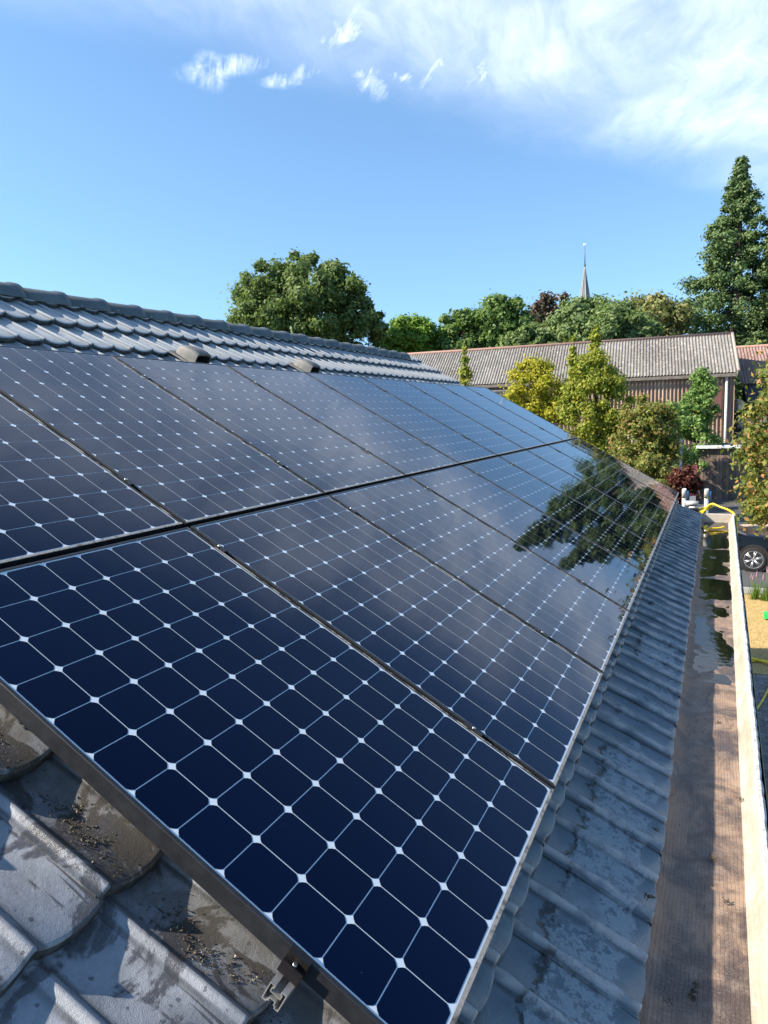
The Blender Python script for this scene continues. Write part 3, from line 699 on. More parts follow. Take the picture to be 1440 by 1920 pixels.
def tree(name, label, px, top, bot, width, Y, m, cat='tree', leaf=.30, clumps=60, per=170, shape='round', group=None, base=None, fill=.45, cr=.25, seed=0):
    """px: centre column in the photo, top / bot: rows of the crown's top and bottom, width: crown width in photo pixels"""
    rg = np.random.default_rng(100 + seed)
    T = at(px, top, Y); B = at(px, bot, Y); sc = Y / F_PX * 1.06
    hw = width * sc / 2; zc = (T.z + B.z) / 2; hz = (T.z - B.z) / 2 * 1.04; cx = (T.x + B.x) / 2
    cs, rs = [], []
    for _ in range(clumps):
        d = rg.normal(size=3); d /= np.linalg.norm(d); q = (.35 + .65 * rg.random() ** .45)
        r = cr * (.6 + .8 * rg.random())
        if shape == 'round':
            if rg.random() < .18: r *= .7; q = .90 + .14 * rg.random()
            p = d * q * np.array([hw, hw * .9, hz]) * (1 - r * .7)
        elif shape == 'feather':
            h = rg.random(); wd = (1 - h) ** .45 * (.55 + .45 * min(1, h * 3)); p = np.array([d[0] * q * hw * wd + .12 * hw * math.sin(h * 9), d[1] * q * hw * wd, (h * 2 - 1) * hz]); r *= .75
        elif shape == 'column':
            h = rg.random(); wd = (1 - h) ** .7 * (.35 + .65 * min(1, h * 6)); p = np.array([d[0] * q * hw * wd, d[1] * q * hw * wd, (h * 2 - 1) * hz * .97])
            r = r * (.35 + .65 * wd)
        elif shape == 'dome':
            d[2] = abs(d[2]) * 1.6 - .6; p = d * q * np.array([hw, hw * .9, hz]) * (1 - r * .8)
        cs.append(p + np.array([cx, Y, zc])); rs.append(r * min(hw, hz) if shape != 'column' else r * hw * 1.5)
    o = empty(name, (cx, Y, 0), label, cat, group)
    b = MB(); zb = 0.0; r0 = max(.04, hw * .05)
    b.tube([(cx, Y, zb), (cx + .02 * hw, Y, zc * .5), (cx, Y, zc + hz * .55)], [r0, r0 * .75, r0 * .2], 8)
    for c in cs[::max(1, len(cs) // 26)]:
        z0 = max(.2, min(zc + hz * .3, c[2] - hw * .5)); b.tube([(cx, Y, z0), tuple((np.array([cx, Y, z0]) * .4 + c * .6) + np.array([0, 0, -.04 * hw])), tuple(c)], [r0 * .4, r0 * .25, r0 * .08], 5)
    b.build('trunk', M_BARK, o)
    V = leaves(cs, rs, per, leaf, fill=fill)
    meshobj('crown', crown_mesh('crown', V, m), o)
    return o
L_OAK = leafmat('oak_leaves', [(0.100, 0.158, 0.056), (0.156, 0.221, 0.074), (0.239, 0.298, 0.104)])
L_LIME = leafmat('lime_leaves', [(0.121, 0.226, 0.037), (0.193, 0.329, 0.056), (0.284, 0.414, 0.088)])
L_GREEN = leafmat('beech_leaves', [(0.099, 0.185, 0.057), (0.165, 0.258, 0.073), (0.246, 0.326, 0.112)])
L_SOFT = leafmat('soft_green_leaves', [(0.143, 0.214, 0.091), (0.201, 0.279, 0.109), (0.285, 0.349, 0.147)])
L_RED = leafmat('copper_leaves', [(0.100, 0.066, 0.053), (0.150, 0.096, 0.075), (0.175, 0.166, 0.094)], 0.3)
L_TAWNY = leafmat('tawny_leaves', [(0.150, 0.191, 0.062), (0.237, 0.242, 0.088), (0.325, 0.274, 0.112)], 0.35)
L_SEQ = leafmat('sequoia_needles', [(0.066, 0.122, 0.054), (0.109, 0.175, 0.068), (0.189, 0.244, 0.091)], .2)
L_YEL = leafmat('yellow_green_leaves', [(0.26, 0.29, 0.025), (0.42, 0.40, 0.040), (0.55, 0.47, 0.070)], 0.45)
L_YG = leafmat('young_maple_leaves', [(0.150, 0.215, 0.028), (0.250, 0.315, 0.045), (0.370, 0.385, 0.060), (0.420, 0.360, 0.080)], 0.45)
L_OLIVE = leafmat('olive_leaves', [(0.110, 0.160, 0.036), (0.170, 0.220, 0.050), (0.220, 0.250, 0.060), (0.280, 0.260, 0.070), (0.420, 0.230, 0.095)], 0.4)
L_CYP = leafmat('bamboo_green_leaves', [(0.112, 0.208, 0.056), (0.173, 0.292, 0.079), (0.265, 0.376, 0.114)], .35)
L_AUT = leafmat('turning_leaves', [(0.060, 0.102, 0.022), (0.110, 0.150, 0.030), (0.150, 0.190, 0.036), (0.240, 0.255, 0.050), (0.300, 0.270, 0.060), (0.540, 0.250, 0.115)], .4)
L_WINE = leafmat('wine_leaves', [(0.055, 0.014, 0.014), (0.110, 0.030, 0.025), (0.200, 0.075, 0.045)], .3)

G1 = 'trees standing beyond the barn'
tree('oak_tree', 'large round dark green tree behind the house ridge', 563, 478, 690, 313, 62, L_OAK, leaf=0.203, clumps=174, per=396, seed=1, cr=.21, group=G1)
tree('oak_tree', 'small dark green side crown right of the large round tree', 690, 556, 690, 82, 64, L_OAK, leaf=0.187, clumps=37, per=276, seed=2, cr=.3, group=G1)
tree('lime_tree', 'bright lime green tree just above the end of the ridge', 770, 588, 700, 137, 72, L_LIME, leaf=0.211, clumps=87, per=327, seed=3, group=G1)
tree('beech_tree', 'mid green two-topped tree right of the lime green tree', 938, 554, 690, 132, 76, L_GREEN, leaf=0.218, clumps=101, per=327, seed=4, group=G1)
tree('beech_tree', 'lower green shoulder tree between lime tree and two-topped tree', 866, 580, 690, 110, 74, L_GREEN, leaf=0.218, clumps=72, per=327, seed=5, group=G1)
tree('copper_beech', 'dark reddish copper tree left of the church spire', 1040, 547, 690, 110, 92, L_RED, leaf=0.234, clumps=87, per=224, seed=6, fill=.2, group=G1)
tree('chestnut_tree', 'broad soft green dome tree in front of the church spire', 1120, 552, 720, 214, 68, L_SOFT, leaf=0.195, clumps=159, per=379, seed=7, group=G1)
tree('chestnut_tree', 'low soft green bush under the copper tree', 1000, 608, 700, 132, 66, L_SOFT, leaf=0.195, clumps=72, per=327, seed=8, group=G1)
tree('maple_tree', 'tawny yellow-brown tree between dome tree and tall conifer', 1215, 546, 690, 137, 80, L_TAWNY, leaf=0.218, clumps=87, per=258, seed=9, fill=.25, group=G1)

def sequoia(label, px, top, Y, halfw, seed, ztip=None, x=None):
    rg = np.random.default_rng(300 + seed)
    T = at(px, top, Y); x0 = T.x if x is None else x; zt = T.z if ztip is None else ztip; zb = 3.0
    cs, rs = [], []
    o = empty('sequoia_tree', (x0, Y, 0), label, 'tree', 'tall conifers at the right')
    b = MB(); b.tube([(x0, Y, 0), (x0, Y, zt * .5), (x0, Y, zt - .4)], [1.0, .55, .06], 9)
    nb = 290
    for i in range(nb):
        h = (i / nb) ** .85; z = zb + (zt - zb) * h
        wd = halfw * min(1.0, (1 - h) * 1.32 + .015) * (1 - .25 * max(0, .25 - h) * 4) * (.54 + .58 * rg.random())
        a = rg.random() * 2 * math.pi
        for q in (.45, .75, 1.0):
            if q < 1 and rg.random() < .35: continue
            rr = wd * q; cs.append((x0 + math.cos(a) * rr, Y + math.sin(a) * rr, z - .18 * rr + .22 * (q == 1.0)))
            rs.append((.32 + .155 * wd) * (.75 + .5 * rg.random()))
        if i % 2 == 0: b.tube([(x0, Y, z + .2), (x0 + math.cos(a) * wd * .9, Y + math.sin(a) * wd * .9, z - .15 * wd)], [.10 * (1 - h) + .02, .02], 5)
    cs.append((x0, Y, zt - .3)); rs.append(.35); cs.append((x0, Y, zt - .9)); rs.append(.5)
    b.build('trunk', M_BARK, o)
    V = leaves(cs, rs, 130, .155, squash=.72, up=.35, fill=.35)
    meshobj('crown', crown_mesh('crown', V, L_SEQ), o)
sequoia('tall pointed dark green conifer towering over the barn roof', 1390, 300, 85, 7.6, 1)
sequoia('second dark conifer cut by the right picture edge', 1480, 360, 84, 6.2, 2)

# nearer trees in front of the barn
G2 = 'young trees in front of the barn'
tree('young_maple', 'yellow leaved young tree nearest the end of the panels', 1000, 666, 850, 127, 30, L_YEL, leaf=0.066, clumps=87, per=258, seed=20, cr=.26, fill=.3, group=G2)
tree('young_maple', 'tall yellow-green young tree with two upright tips', 1117, 641, 905, 134, 28, L_YG, leaf=0.062, clumps=130, per=258, seed=21, cr=.22, fill=.3, group=G2)
def sprig(label, px, top, bot, wpx, Y, m, seed):
    tree('leafy_shoot', label, px, top, bot, wpx, Y, m, 'tree', leaf=.075, clumps=22, per=60, shape='column', seed=seed, cr=.5, fill=.2, group='upright leafy shoots')
sprig('thin leafy shoot standing before the dark barn roof', 872, 652, 740, 26, 30, L_YG, 22)
sprig('left upright tip above the yellow-green young tree', 1075, 630, 760, 30, 28.2, L_YG, 23)
sprig('right upright tip above the yellow-green young tree', 1117, 612, 740, 34, 28.2, L_YG, 24)
tree('maple_shrub', 'dark olive shrub with orange leaf tips beside the tall young tree', 1212, 738, 930, 122, 26, L_OLIVE, leaf=0.058, clumps=130, per=224, seed=25, cr=.22, fill=.25, group=G2)
tree('willow_shrub', 'feathery fresh green shrub against the barn wall', 1308, 700, 900, 105, 39, L_CYP, shape='feather', leaf=0.078, clumps=116, per=224, seed=26, cr=.22, fill=.25, group=G2)
tree('willow_shrub', 'lower pale green shrub before the feathery shrub', 1255, 761, 920, 104, 36, L_CYP, shape='feather', leaf=0.070, clumps=72, per=224, seed=27, cr=.25, fill=.25, group=G2)
tree('red_shrub', 'wine red shrub behind the far end of the panels', 1280, 868, 960, 62, 24, L_WINE, leaf=0.047, clumps=72, per=224, seed=28, cr=.26, fill=.1, group=G2)
tree('maple_shrub', 'orange-tipped olive shrub low behind the last panel', 1190, 846, 950, 121, 22, L_OLIVE, leaf=0.047, clumps=72, per=224, seed=29, cr=.25, fill=.25, group=G2)
# the near tree at the right edge: crown starts out of frame
def near_tree():
    o = empty('maple_tree', (2.45, 18.3, 0), 'near tree with green and orange leaves at the right edge', 'tree')
    rg = np.random.default_rng(77); cs = []; rs = []
    b = MB(); tx, ty = 2.45, 18.3
    b.tube([(tx, ty, 0), (tx - .1, ty, 2.0), (tx, ty, 5.5), (tx + .1, ty, 7.2)], [.14, .11, .07, .02], 8)
    for i in range(230):
        h = rg.random(); z = 1.75 + 4.8 * h; wd = 2.15 * math.sin(math.pi * min(1, .16 + h * .84)) ** .7
        a = rg.random() * 2 * math.pi; q = .25 + .75 * rg.random() ** .5
        c = (tx + math.cos(a) * wd * q, ty + math.sin(a) * wd * q * .8, z - .25 * q)
        cs.append(c); rs.append(.28 + .25 * rg.random())
        if i % 3 == 0: b.tube([(tx, ty, max(.8, z - .9)), ((tx * .4 + c[0] * .6), (ty * .4 + c[1] * .6), z - .35), c], [.035, .02, .006], 5)
    b.build('trunk', M_BARK, o)
    meshobj('crown', crown_mesh('crown', leaves(cs, rs, 135, .060, squash=.8, up=.3, hang=.4, fill=.15), L_AUT), o)
near_tree()

# ================================================================== CHURCH SPIRE
CY = 210.0
tip = at(1096.5, 497, CY); base = at(1096.5, 640, CY); k_ = CY / F_PX * 1.02
ch = empty('church_spire', (tip.x, CY, 0), 'slender grey church spire with weathercock above the trees', 'church')
M_SLATE = simple('spire_slate', (0.17, 0.19, 0.20), 0.6, vary=0.25, scale=.5)
b = MB(); hw = 20 * k_ * 1.9 / 2
hb = tip.z - base.z; ring = [(math.cos(R(22.5 + 45 * i)) * 1, math.sin(R(22.5 + 45 * i)) * 1) for i in range(8)]
rb = 8.8 * k_ * (640 - 490) / 62
b.add([(tip.x + x * rb, CY + y * rb, base.z) for x, y in ring] + [(tip.x, CY, tip.z)], [(i, (i + 1) % 8, 8) for i in range(8)])
sp_ = b.build('spire', M_SLATE, ch)
for i in range(8):
    x, y = ring[i]; b = MB(); b.tube([(tip.x + x * rb, CY + y * rb, base.z), (tip.x, CY, tip.z)], [.16, .08], 5); b.build('ridge_roll', simple('lead_roll', (0.30, 0.30, 0.29), 0.5) if i == 0 else bpy.data.materials['lead_roll'], sp_)
b = MB(); b.box((tip.x - rb * .95, CY - rb * .95, 0), (tip.x + rb * .95, CY + rb * .95, base.z - .02)); b.build('tower', M_BRICKWALL, ch)
b = MB(); p1 = at(1097, 460, CY); b.tube([(tip.x, CY, tip.z - .6), (tip.x, CY, p1.z)], [.17, .10], 6); b.build('pole', simple('dark_iron', (0.10, 0.14, 0.18), 0.5), ch)
b = MB(); b.tube([(tip.x, CY, tip.z - .45), (tip.x, CY, tip.z), (tip.x, CY, tip.z + .45)], [.08, .36, .08], 8); b.build('orb', simple('green_copper', (0.05, 0.12, 0.09), 0.5), ch)
b = MB(); b.add([(tip.x - .42, CY - .05, p1.z), (tip.x + .05, CY - .05, p1.z + .1), (tip.x + .45, CY - .05, p1.z + .55), (tip.x, CY - .05, p1.z + .40), (tip.x - .4, CY - .05, p1.z + .62),
                 (tip.x - .42, CY + .05, p1.z), (tip.x + .05, CY + .05, p1.z + .1), (tip.x + .45, CY + .05, p1.z + .55), (tip.x, CY + .05, p1.z + .40), (tip.x - .4, CY + .05, p1.z + .62)],
                [(0, 1, 2, 3, 4), (9, 8, 7, 6, 5), (0, 5, 6, 1), (1, 6, 7, 2), (2, 7, 8, 3), (3, 8, 9, 4), (4, 9, 5, 0)]); b.build('weathercock', simple('gilding', (0.95, 0.85, 0.7), 0.25, 0.3), ch)

# ================================================================== BARNS, SHED
def mat_corr(name, c1, c2, c3, scale=.5, streak=(0, 0, 0)):
    m, t = mat(name); pos = t.n('ShaderNodeNewGeometry').outputs['Position']
    a = t.ramp(t.noise(t.mapping(pos, scale=(1, 1, .25)), scale, 6, .65), .35, .65)
    sp = t.ramp(t.noise(pos, 5.0, 4, .7), .52, .62)
    st = t.ramp(t.noise(t.mapping(pos, scale=(5.5, 1, .12)), 1.0, 3, .6), .4, .65)
    c = t.mix(a, c1, c2); c = t.mix(t.math('MULTIPLY', sp, .75), c, c3); c = t.mix(t.math('MULTIPLY', st, .45), c, streak if sum(streak) else c1)
    finish(t, principled(t, c, .85)); return m
M_CORR = mat_corr('asbestos_cement', (0.130, 0.118, 0.106), (0.200, 0.188, 0.172), (0.36, 0.335, 0.295), .35)
M_CLAD = mat_corr('faded_red_cladding', (0.26, 0.165, 0.120), (0.36, 0.27, 0.195), (0.22, 0.18, 0.14), .6, (0.15, 0.070, 0.055))
M_CORRRED = mat_corr('reddish_corrugated', (0.18, 0.105, 0.088), (0.25, 0.17, 0.14), (0.32, 0.26, 0.22), .5)
M_DARKROOF = mat_corr('dark_corrugated', (0.045, 0.043, 0.045), (0.07, 0.065, 0.065), (0.12, 0.11, 0.10), .5)
BD = Vector((-.9963, -.0859, 0)).normalized(); BN = Vector((-.0859, .9963, 0)).normalized(); BO = Vector((.98, 46.0, 0))
def bp(s, w_, z): p = BO + BD * s + BN * w_; return Vector((p.x, p.y, z))
def corr(name, m, parent, s0, s1, w0, z0, w1, z1, pitch=.177, amp=.032, rows=2):
    """corrugated sheet, ribs running from (w0,z0) to (w1,z1)"""
    b = MB(); n = int((s1 - s0) / pitch * 6); G = []
    nv = Vector((0, -(z1 - z0), (w1 - w0))).normalized()
    for r in range(rows + 1):
        q = r / rows; row = []
        for i in range(n + 1):
            s_ = s0 + (s1 - s0) * i / n; a = amp * math.cos(2 * math.pi * s_ / pitch)
            row.append(bp(s_, w0 + (w1 - w0) * q + nv.y * a, z0 + (z1 - z0) * q + nv.z * a))
        G.append(row)
    b.grid(G, 0, True, flip=True); return b.build(name, m, parent)
barn = empty('barn', tuple(bp(13, 3.5, 0)), 'long barn with grey corrugated roof and faded red cladding', 'barn')
ZE, ZT, WH = 6.50, 8.80, 3.45
brf = corr('roof', M_CORR, barn, -.15, 28, -.30, ZE - .16, WH, ZT, rows=3)
corr('back_slope', M_CORR, brf, -.15, 28, WH + .05, ZT - .02, 2 * WH + .3, ZE - .16)
b = MB(); b.tube([bp(-.2, WH, ZT + .02), bp(28.05, WH, ZT + .02)], .10, 8); b.build('ridge_cap', simple('red_ridge', (0.34, 0.20, 0.16), .8), brf)
b = MB(); b.tube([bp(-.17, -.30, ZE - .12), bp(-.17, WH, ZT + .04)], .10, 4); b.build('verge_trim', simple('pale_verge', (0.42, 0.36, 0.30), .85), brf)
corr('wall', M_CLAD, barn, 0, 27.8, .0, .0, .001, ZE - .2, pitch=.21, amp=.055, rows=1)
b = MB(); g0 = [bp(.02, .05, 0), bp(.02, 2 * WH - .05, 0), bp(.02, 2 * WH - .05, ZE - .2), bp(.02, WH, ZT - .12), bp(.02, .05, ZE - .2)]; b.add(g0, [(0, 1, 2, 3, 4)]); b.build('gable', M_CLAD, barn)
b = MB(); b.add([bp(-.1, -.36, ZE - .22), bp(27.9, -.36, ZE - .22), bp(27.9, -.36, ZE - .40), bp(-.1, -.36, ZE - .40), bp(-.1, -.28, ZE - .22), bp(27.9, -.28, ZE - .22), bp(27.9, -.28, ZE - .40), bp(-.1, -.28, ZE - .40)], [(0, 1, 2, 3), (7, 6, 5, 4), (0, 4, 5, 1), (3, 2, 6, 7), (0, 3, 7, 4), (1, 5, 6, 2)]); b.build('eaves_gutter', simple('grey_gutter', (0.20, 0.17, 0.14), .8, vary=.4), barn)
b = MB(); b.tube([bp(.42, -.14, ZE - .42), bp(.42, -.14, .2)], .075, 8); b.build('drainpipe', simple('white_pipe', (0.62, 0.60, 0.58), .5), barn)
b = MB(); b.box((bp(1.25, 0, 0).x, 45.80, 3.9), (bp(.65, 0, 0).x, 45.86, 5.6)); b.build('patch_panel', simple('red_patch', (0.15, 0.055, 0.048), .7), barn)
# lean-to at the left of the barn
lt = empty('lean_to', tuple(bp(17, -1.2, 0)), 'low lean-to with dark roof at the left end of the barn', 'barn')
corr('roof', M_DARKROOF, lt, 11.9, 22, -2.6, 4.72, -.42, 5.75, pitch=.25, amp=.03)
b = MB(); b.tube([bp(11.8, -.42, 5.80), bp(22, -.42, 5.80)], .12, 6); b.build('ridge_flashing', simple('cream_flashing', (0.40, 0.33, 0.26), .8), lt)
corr('wall', M_CLAD, lt, 12, 22, -2.4, 0, -2.399, 4.72, pitch=.21, amp=.03, rows=1)
# second barn at the right
b2 = empty('barn', (6, 52, 0), 'reddish corrugated barn roof at the right edge beyond the long barn', 'barn')
corr('roof', M_CORRRED, b2, -14, -.55, 2.2, 5.75, 6.4, 8.15, rows=2)
corr('lower_roof', M_DARKROOF, b2, -14, -.75, .6, 4.55, 2.4, 5.70, rows=1)
b = MB(); b.tube([bp(-14, 6.4, 8.18), bp(-.5, 6.4, 8.18)], .09, 6); b.build('ridge_cap', bpy.data.materials['red_ridge'], b2)
b = MB(); b.box((1.6, 52.6, 0), (14, 52.8, 5.6)); b.build('wall', M_DECK, b2)
bw = empty('block_wall', (4, 46.4, 0), 'grey concrete block wall in shade beyond the near tree', 'wall')
M_BLOCK = [simple('concrete_block_%d' % i, c, .9, vary=.25, scale=4) for i, c in enumerate([(0.25, 0.235, 0.22), (0.20, 0.19, 0.18), (0.29, 0.275, 0.25)])]
b = MB(); b.box((1.15, 46.42, 0), (7.0, 46.6, 3.82)); b.build('core', M_BED, bw)
bms = []
for m in M_BLOCK:
    b = MB(); b.box((-.215, -.06, -.105), (.215, .06, .105)); bms.append(b.mesh('block', m))
for r in range(17):
    for q in range(8):
        x = 1.40 + q * .45 + (.22 if r % 2 else 0); meshobj('block', bms[rnd.randrange(3)], bw, Matrix.Translation((x, 46.37, .12 + r * .225)))
M_DISH = simple('dark_dish', (0.045, 0.045, 0.055), .5)
def dish(label, px, py, r, m):
    p = at(px, py, 45.9); o = empty('satellite_dish', (p.x, 46.2, p.z - r), label, 'satellite dish', 'dishes on the block wall')
    b = MB(); rows = []
    for k in range(6):
        q = k / 5; rows.append([(p.x + r * q * math.cos(a), 46.08 - .16 * r * q * q, p.z + r * q * 1.08 * math.sin(a)) for a in [2 * math.pi * i / 24 for i in range(24)]])
    b.grid(rows, 0, True, True); b.build('reflector', m, o)
    b = MB(); b.tube([(p.x, 46.1, p.z), (p.x, 46.3, p.z)], .05, 6); b.tube([(p.x, 46.05, p.z - r), (p.x - .1, 45.6, p.z - .1)], .02, 5); b.build('arm', M_CLAMP, o)
dish('dark round satellite dish on the block wall beside the barn', 1399, 788, .40, M_DISH)
dish('grey round satellite dish higher on the block wall', 1384, 760, .34, simple('grey_dish', (0.055, 0.06, 0.068), .7))
# timber shed with white roof edge
sh = empty('timber_shed', (1.3, 38.4, 0), 'brown timber-plank shed with white roof edge behind the driveway', 'shed')
M_PLANK = [simple('weathered_plank_%d' % i, c, .85, vary=.35, scale=3) for i, c in enumerate([(0.175, 0.125, 0.095), (0.215, 0.155, 0.118), (0.14, 0.10, 0.08)])]
xl, xr_ = at(1312, 900, 38).x, 4.4
b = MB(); b.box((xl + .02, 38.06, 0), (xr_, 41, 2.45)); b.build('core', M_DECK, sh)
pm = []
for m in M_PLANK:
    b = MB(); b.box((-.066, -.015, 0), (.066, .015, 2.42)); pm.append(b.mesh('plank', m))
x = xl + .07
while x < xr_:
    meshobj('plank', pm[rnd.randrange(3)], sh, Matrix.Translation((x, 38.03 + rnd.uniform(-.006, .006), .02))); x += .142
b = MB(); b.box((xl - .15, 37.85, 2.47), (xr_ + .1, 41.2, 2.56)); b.build('roof', simple('shed_roof', (0.27, 0.25, 0.23), .9), sh)
b = MB(); b.box((xl - .2, 37.78, 2.45), (xr_ + .1, 37.845, 2.60)); b.build('roof_edge', simple('white_trim', (0.70, 0.72, 0.72), .6), sh)
p = at(1302, 893, 34); b = MB(); b.box((p.x - .11, 33.9, 0), (p.x + .11, 34.0, at(1302, 872, 34).z)); tag(b.build('red_post', simple('red_board', (0.20, 0.055, 0.055), .7)), 'red-brown upright board left of the timber shed', 'post')
p = at(1277, 830, 30); b = MB(); b.tube([(p.x, 30, 0), (p.x, 30, at(1277, 825, 30).z)], .045, 8); b.tube([(p.x, 30, p.z), (p.x, 30, p.z + .13)], .055, 8); tag(b.build('metal_pole', simple('galvanised', (0.5, 0.5, 0.48), .5, .2)), 'thin pale metal pole standing among the shrubs', 'pole')

# ================================================================== PARKED CAR
car = empty('parked_car', (0.1, 22.0, 0), 'black parked car showing front wheel and bonnet beyond the gutter', 'car')
mm, t = mat('black_paint'); finish(t, principled(t, (0.004, 0.0045, 0.006), .12, 0, **{'Specular IOR Level': .32})); M_PAINT = mm
mm, t = mat('car_glass'); finish(t, principled(t, (0.10, 0.085, 0.07), .05)); M_CGLASS = mm
M_TYRE = simple('tyre_rubber', (0.018, 0.018, 0.018), .8); M_RIMM = simple('alloy_rim', (0.62, 0.62, 0.64), .3, .7, vary=.1)
XW, YN = 1.03, 21.15                                  # front wheel centre, near side plane
CX = [  # x, half width, sill z, shoulder z, roof z, roof half width
    (-2.55, .70, .40, .80, .82, .66), (-2.45, .82, .28, .95, .98, .74), (-2.2, .87, .24, 1.00, 1.16, .66), (-1.7, .89, .22, 1.00, 1.38, .60), (-1.0, .90, .22, .99, 1.46, .60), (-.3, .90, .22, .98, 1.46, .60),
    (.15, .90, .22, .97, 1.34, .62), (.55, .90, .22, .96, 1.12, .68), (.85, .90, .22, .95, .985, .80), (1.2, .89, .22, .92, .96, .78), (1.6, .86, .24, .84, .90, .72), (1.85, .78, .28, .74, .80, .66), (1.95, .62, .36, .64, .68, .5)]
rows = []; YC = YN + .90
for x, hw, z0, zs, zr_, rw in CX:
    zs_ = [(-hw * .94, z0), (-hw, z0 + .12), (-hw * 1.005, zs * .72), (-hw * .965, zs), (-rw - (hw - rw) * .12, zs + (zr_ - zs) * .55), (-rw, zr_ - .03), (-rw * .8, zr_), (0, zr_ + .02)]
    full = zs_ + [(-a, c) for a, c in zs_[::-1][1:]]
    rows.append([(x, YC + a, c) for a, c in full])
b = MB(); n_ = len(rows[0])
for i in range(len(rows) - 1):
    for j in range(n_ - 1):
        x0 = (CX[i][0] + CX[i + 1][0]) / 2
        gl = (j in (3, 4, n_ - 5, n_ - 6) and -2.0 < x0 < .3) or (j in (4, 5, 6, 7, 8, n_ - 6) and .1 < x0 < .75) 
        b.add([rows[i][j], rows[i][j + 1], rows[i + 1][j + 1], rows[i + 1][j]], [(0, 3, 2, 1)], 1 if gl else 0, not gl)
b.add(rows[0], [tuple(range(n_))]); b.add(rows[-1], [tuple(range(n_))[::-1]])
b.build('body', [M_PAINT, M_CGLASS], car)
def wheel(x, y, s):
    o = bpy.data.objects.new('wheel', None); COL.objects.link(o); setp(o, car, Matrix.Translation((x, y, .335)))
    b = MB(); rows = [[(x + r * math.cos(a), y + dy * s, .335 + r * math.sin(a)) for a in [2 * math.pi * k / 28 for k in range(28)]] for r, dy in ((.235, -.0), (.30, -.012), (.325, .01), (.335, .06), (.335, .18), (.3, .21))]
    b.grid(rows, 0, True, True, flip=s < 0); b.build('tyre', M_TYRE, o)
    b = MB(); rows = [[(x + r * math.cos(a), y + dy * s, .335 + r * math.sin(a)) for a in [2 * math.pi * k / 28 for k in range(28)]] for r, dy in ((.238, .002), (.232, -.006), (.215, .02), (.21, .10))]
    b.grid(rows, 0, True, True, flip=s < 0)
    for k in range(6):
        for e in (-.11, .11):
            a = 2 * math.pi * k / 6 + .3; c, d = a + e * .4, a + e
            b.tube([(x + .04 * math.cos(c), y + .012 * s, .335 + .04 * math.sin(c)), (x + .222 * math.cos(d), y + .010 * s, .335 + .222 * math.sin(d))], [.020, .014], 5)
    b.tube([(x, y - .004 * s, .335), (x, y + .05 * s, .335)], .05, 12); b.build('rim', M_RIMM, o)
    b = MB(); b.tube([(x, y + .085 * s, .335), (x, y + .1 * s, .335)], .21, 20); b.build('brake_disc', M_CLAMP, o)
for x in (XW, XW - 2.65):
    wheel(x, YN - .012, 1); wheel(x, YN + 1.812, -1)
for s_, yy in ((1, YN), (-1, YN + 1.80)):              # dark wheel arches
    for x in (XW, XW - 2.65):
        b = MB(); b.tube([(x, yy - .006 * s_, .36), (x, yy + .12 * s_, .36)], .385, 24); b.build('wheel_arch', M_TYRE, car)
b = MB(); b.tube([(.86, YC - .5, 1.00), (.90, YC + .1, 1.02), (.86, YC + .5, 1.00)], .014, 5); b.build('wiper', M_TYRE, car)
b = MB(); b.box((.30, YN - .16, .96), (.46, YN - .01, 1.10)); b.build('wing_mirror', M_PAINT, car)
for dy in (.12, 1.42):
    b = MB(); b.box((1.70, YN + dy, .62), (1.90, YN + dy + .26, .74)); b.build('headlight', M_CGLASS, car)
for yy in (YN - .004, YN + 1.792):
    for xx in (-.55, .1):
        b = MB(); b.box((xx - .1, yy, .86), (xx + .06, yy + .014, .885)); b.build('door_handle', M_RIMM, car)

# ================================================================== LAWN AND FLOWERS
n = 9000; P = np.stack([RNG.uniform(.5, 3.2, n), RNG.uniform(12.95, 18.4, n), np.full(n, .004)], 1)
a = RNG.uniform(0, 2 * np.pi, n); hgt = RNG.uniform(.015, .045, n); dx = np.stack([np.cos(a), np.sin(a), np.zeros(n)], 1)
V = np.stack([P - dx * .004, P + dx * .004, P + np.stack([RNG.normal(0, .012, n), RNG.normal(0, .012, n), hgt], 1)], 1).reshape(-1, 3)
L_GRASS = leafmat('dry_grass', [(0.240, 0.200, 0.050), (0.420, 0.300, 0.110), (0.520, 0.380, 0.170)], .3)
tag(meshobj('dry_grass', fast_mesh('dry_grass', V, np.arange(len(V)).reshape(-1, 3), L_GRASS)), 'dry yellow grass blades on the lawn below the gutter', 'grass', kind='stuff')
M_PINKF = simple('pink_flower', (0.42, 0.20, 0.27), .7); L_STEM = leafmat('flower_leaves', [(0.07, 0.15, 0.02), (0.14, 0.24, 0.04), (0.20, 0.30, 0.06)], .4)
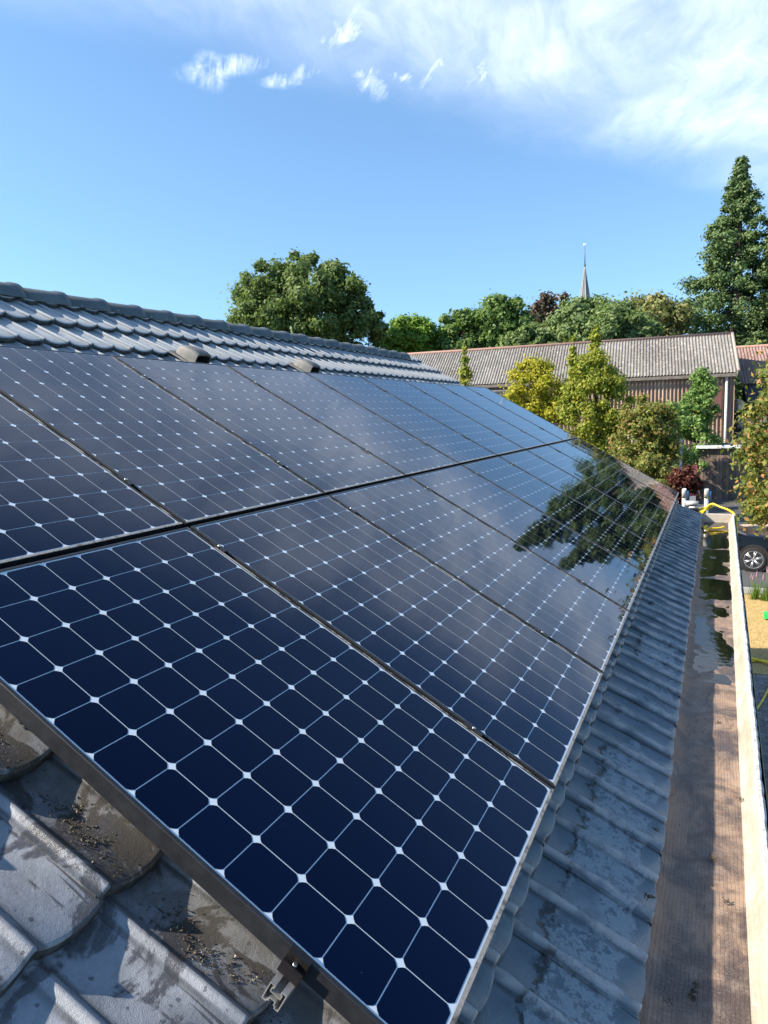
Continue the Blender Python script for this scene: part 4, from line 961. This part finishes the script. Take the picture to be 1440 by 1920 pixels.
def flowerbed(label, x, y, n, seed):
    rg = random.Random(seed); o = empty('flowering_plant', (x, y, 0), label, 'plant', 'pink flowering plants at the lawn edge')
    V = []
    for _ in range(n * 16):
        a = rg.uniform(0, 6.28); r = rg.uniform(0, .26); p0 = Vector((x + r * .6 * math.cos(a), y + r * .5 * math.sin(a), 0)); h = rg.uniform(.18, .42)
        p1 = p0 + Vector((math.cos(a) * r * .7, math.sin(a) * r * .5, h)); s = Vector((-math.sin(a), math.cos(a), 0)) * .010
        V += [p0 - s, p0 + s, p1 + s * .2, p1 - s * .2]
    meshobj('foliage', fast_mesh('foliage', np.array([tuple(v) for v in V]), np.arange(len(V)).reshape(-1, 4), L_STEM), o)
    for _ in range(n):
        a = rg.uniform(0, 6.28); r = rg.uniform(.02, .32); h = rg.uniform(.38, .62); q = (x + r * math.cos(a), y + r * .7 * math.sin(a), h)
        b = MB(); b.tube([(x + r * .5 * math.cos(a), y + r * .4 * math.sin(a), .2), q], .006, 4); b.build('stem', L_STEM, o)
        b = MB(); b.tube([q, (q[0], q[1], h + .05), (q[0] + .01, q[1], h + .14)], [.006, .012, .004], 6); b.build('flower', M_PINKF, o)
flowerbed('leafy plant with tall pink flower spikes at the lawn edge', 1.20, 18.05, 9, 1)
flowerbed('second pink flowered plant half cut by the right picture edge', 1.62, 18.15, 8, 2)
flowerbed('small sparse pink flowered plant beside the gutter', .95, 18.1, 4, 3)

# moss clumps fallen along the eaves and into the gutter
b = MB()
spots = [(1306, 1846, 2.856), (1300, 1858, 2.856), (1345, 1355, 2.856), (1361, 1690, 2.86), (1298, 1870, 2.856), (1252, 1880, 2.865), (1232, 1556, 2.95), (1213, 1680, 2.96), (1220, 1684, 2.95), (1390, 1500, 2.86), (1335, 1610, 2.856)]
for (px, py, z) in spots:
    d = AX @ np.array([(px - 720) / F_PX, (py - 960) / F_PX, 1.0]); c = Vector(d * ((z - H) / d[2])) + Vector((0, 0, H))
    for _ in range(26):
        q = c + Vector((rnd.gauss(0, .006), rnd.gauss(0, .006), abs(rnd.gauss(0, .003)))); sz = rnd.uniform(.0015, .005)
        A = [Vector((rnd.uniform(-1, 1), rnd.uniform(-1, 1), rnd.uniform(-.6, 1))).normalized() * sz for _ in range(5)]
        b.add([q + a for a in A], [(0, 1, 2), (0, 2, 3), (0, 3, 1), (4, 2, 1), (4, 3, 2), (4, 1, 3)])
for _ in range(420):                                  # loose grit on the felt
    y = rnd.uniform(1.6, 6.5); x = rnd.uniform(-.1, .12); q = Vector((x + gsp(y) * .5, y, floor_z(y, x) + .002)); sz = rnd.uniform(.0008, .003)
    A = [Vector((rnd.uniform(-1, 1), rnd.uniform(-1, 1), rnd.uniform(-.6, 1))).normalized() * sz for _ in range(4)]
    b.add([q + a for a in A], [(0, 1, 2), (0, 2, 3), (0, 3, 1), (3, 2, 1)])
tag(b.build('gutter_debris', M_MOSS), 'small moss clumps and grit lying in the gutter', 'moss', kind='stuff')
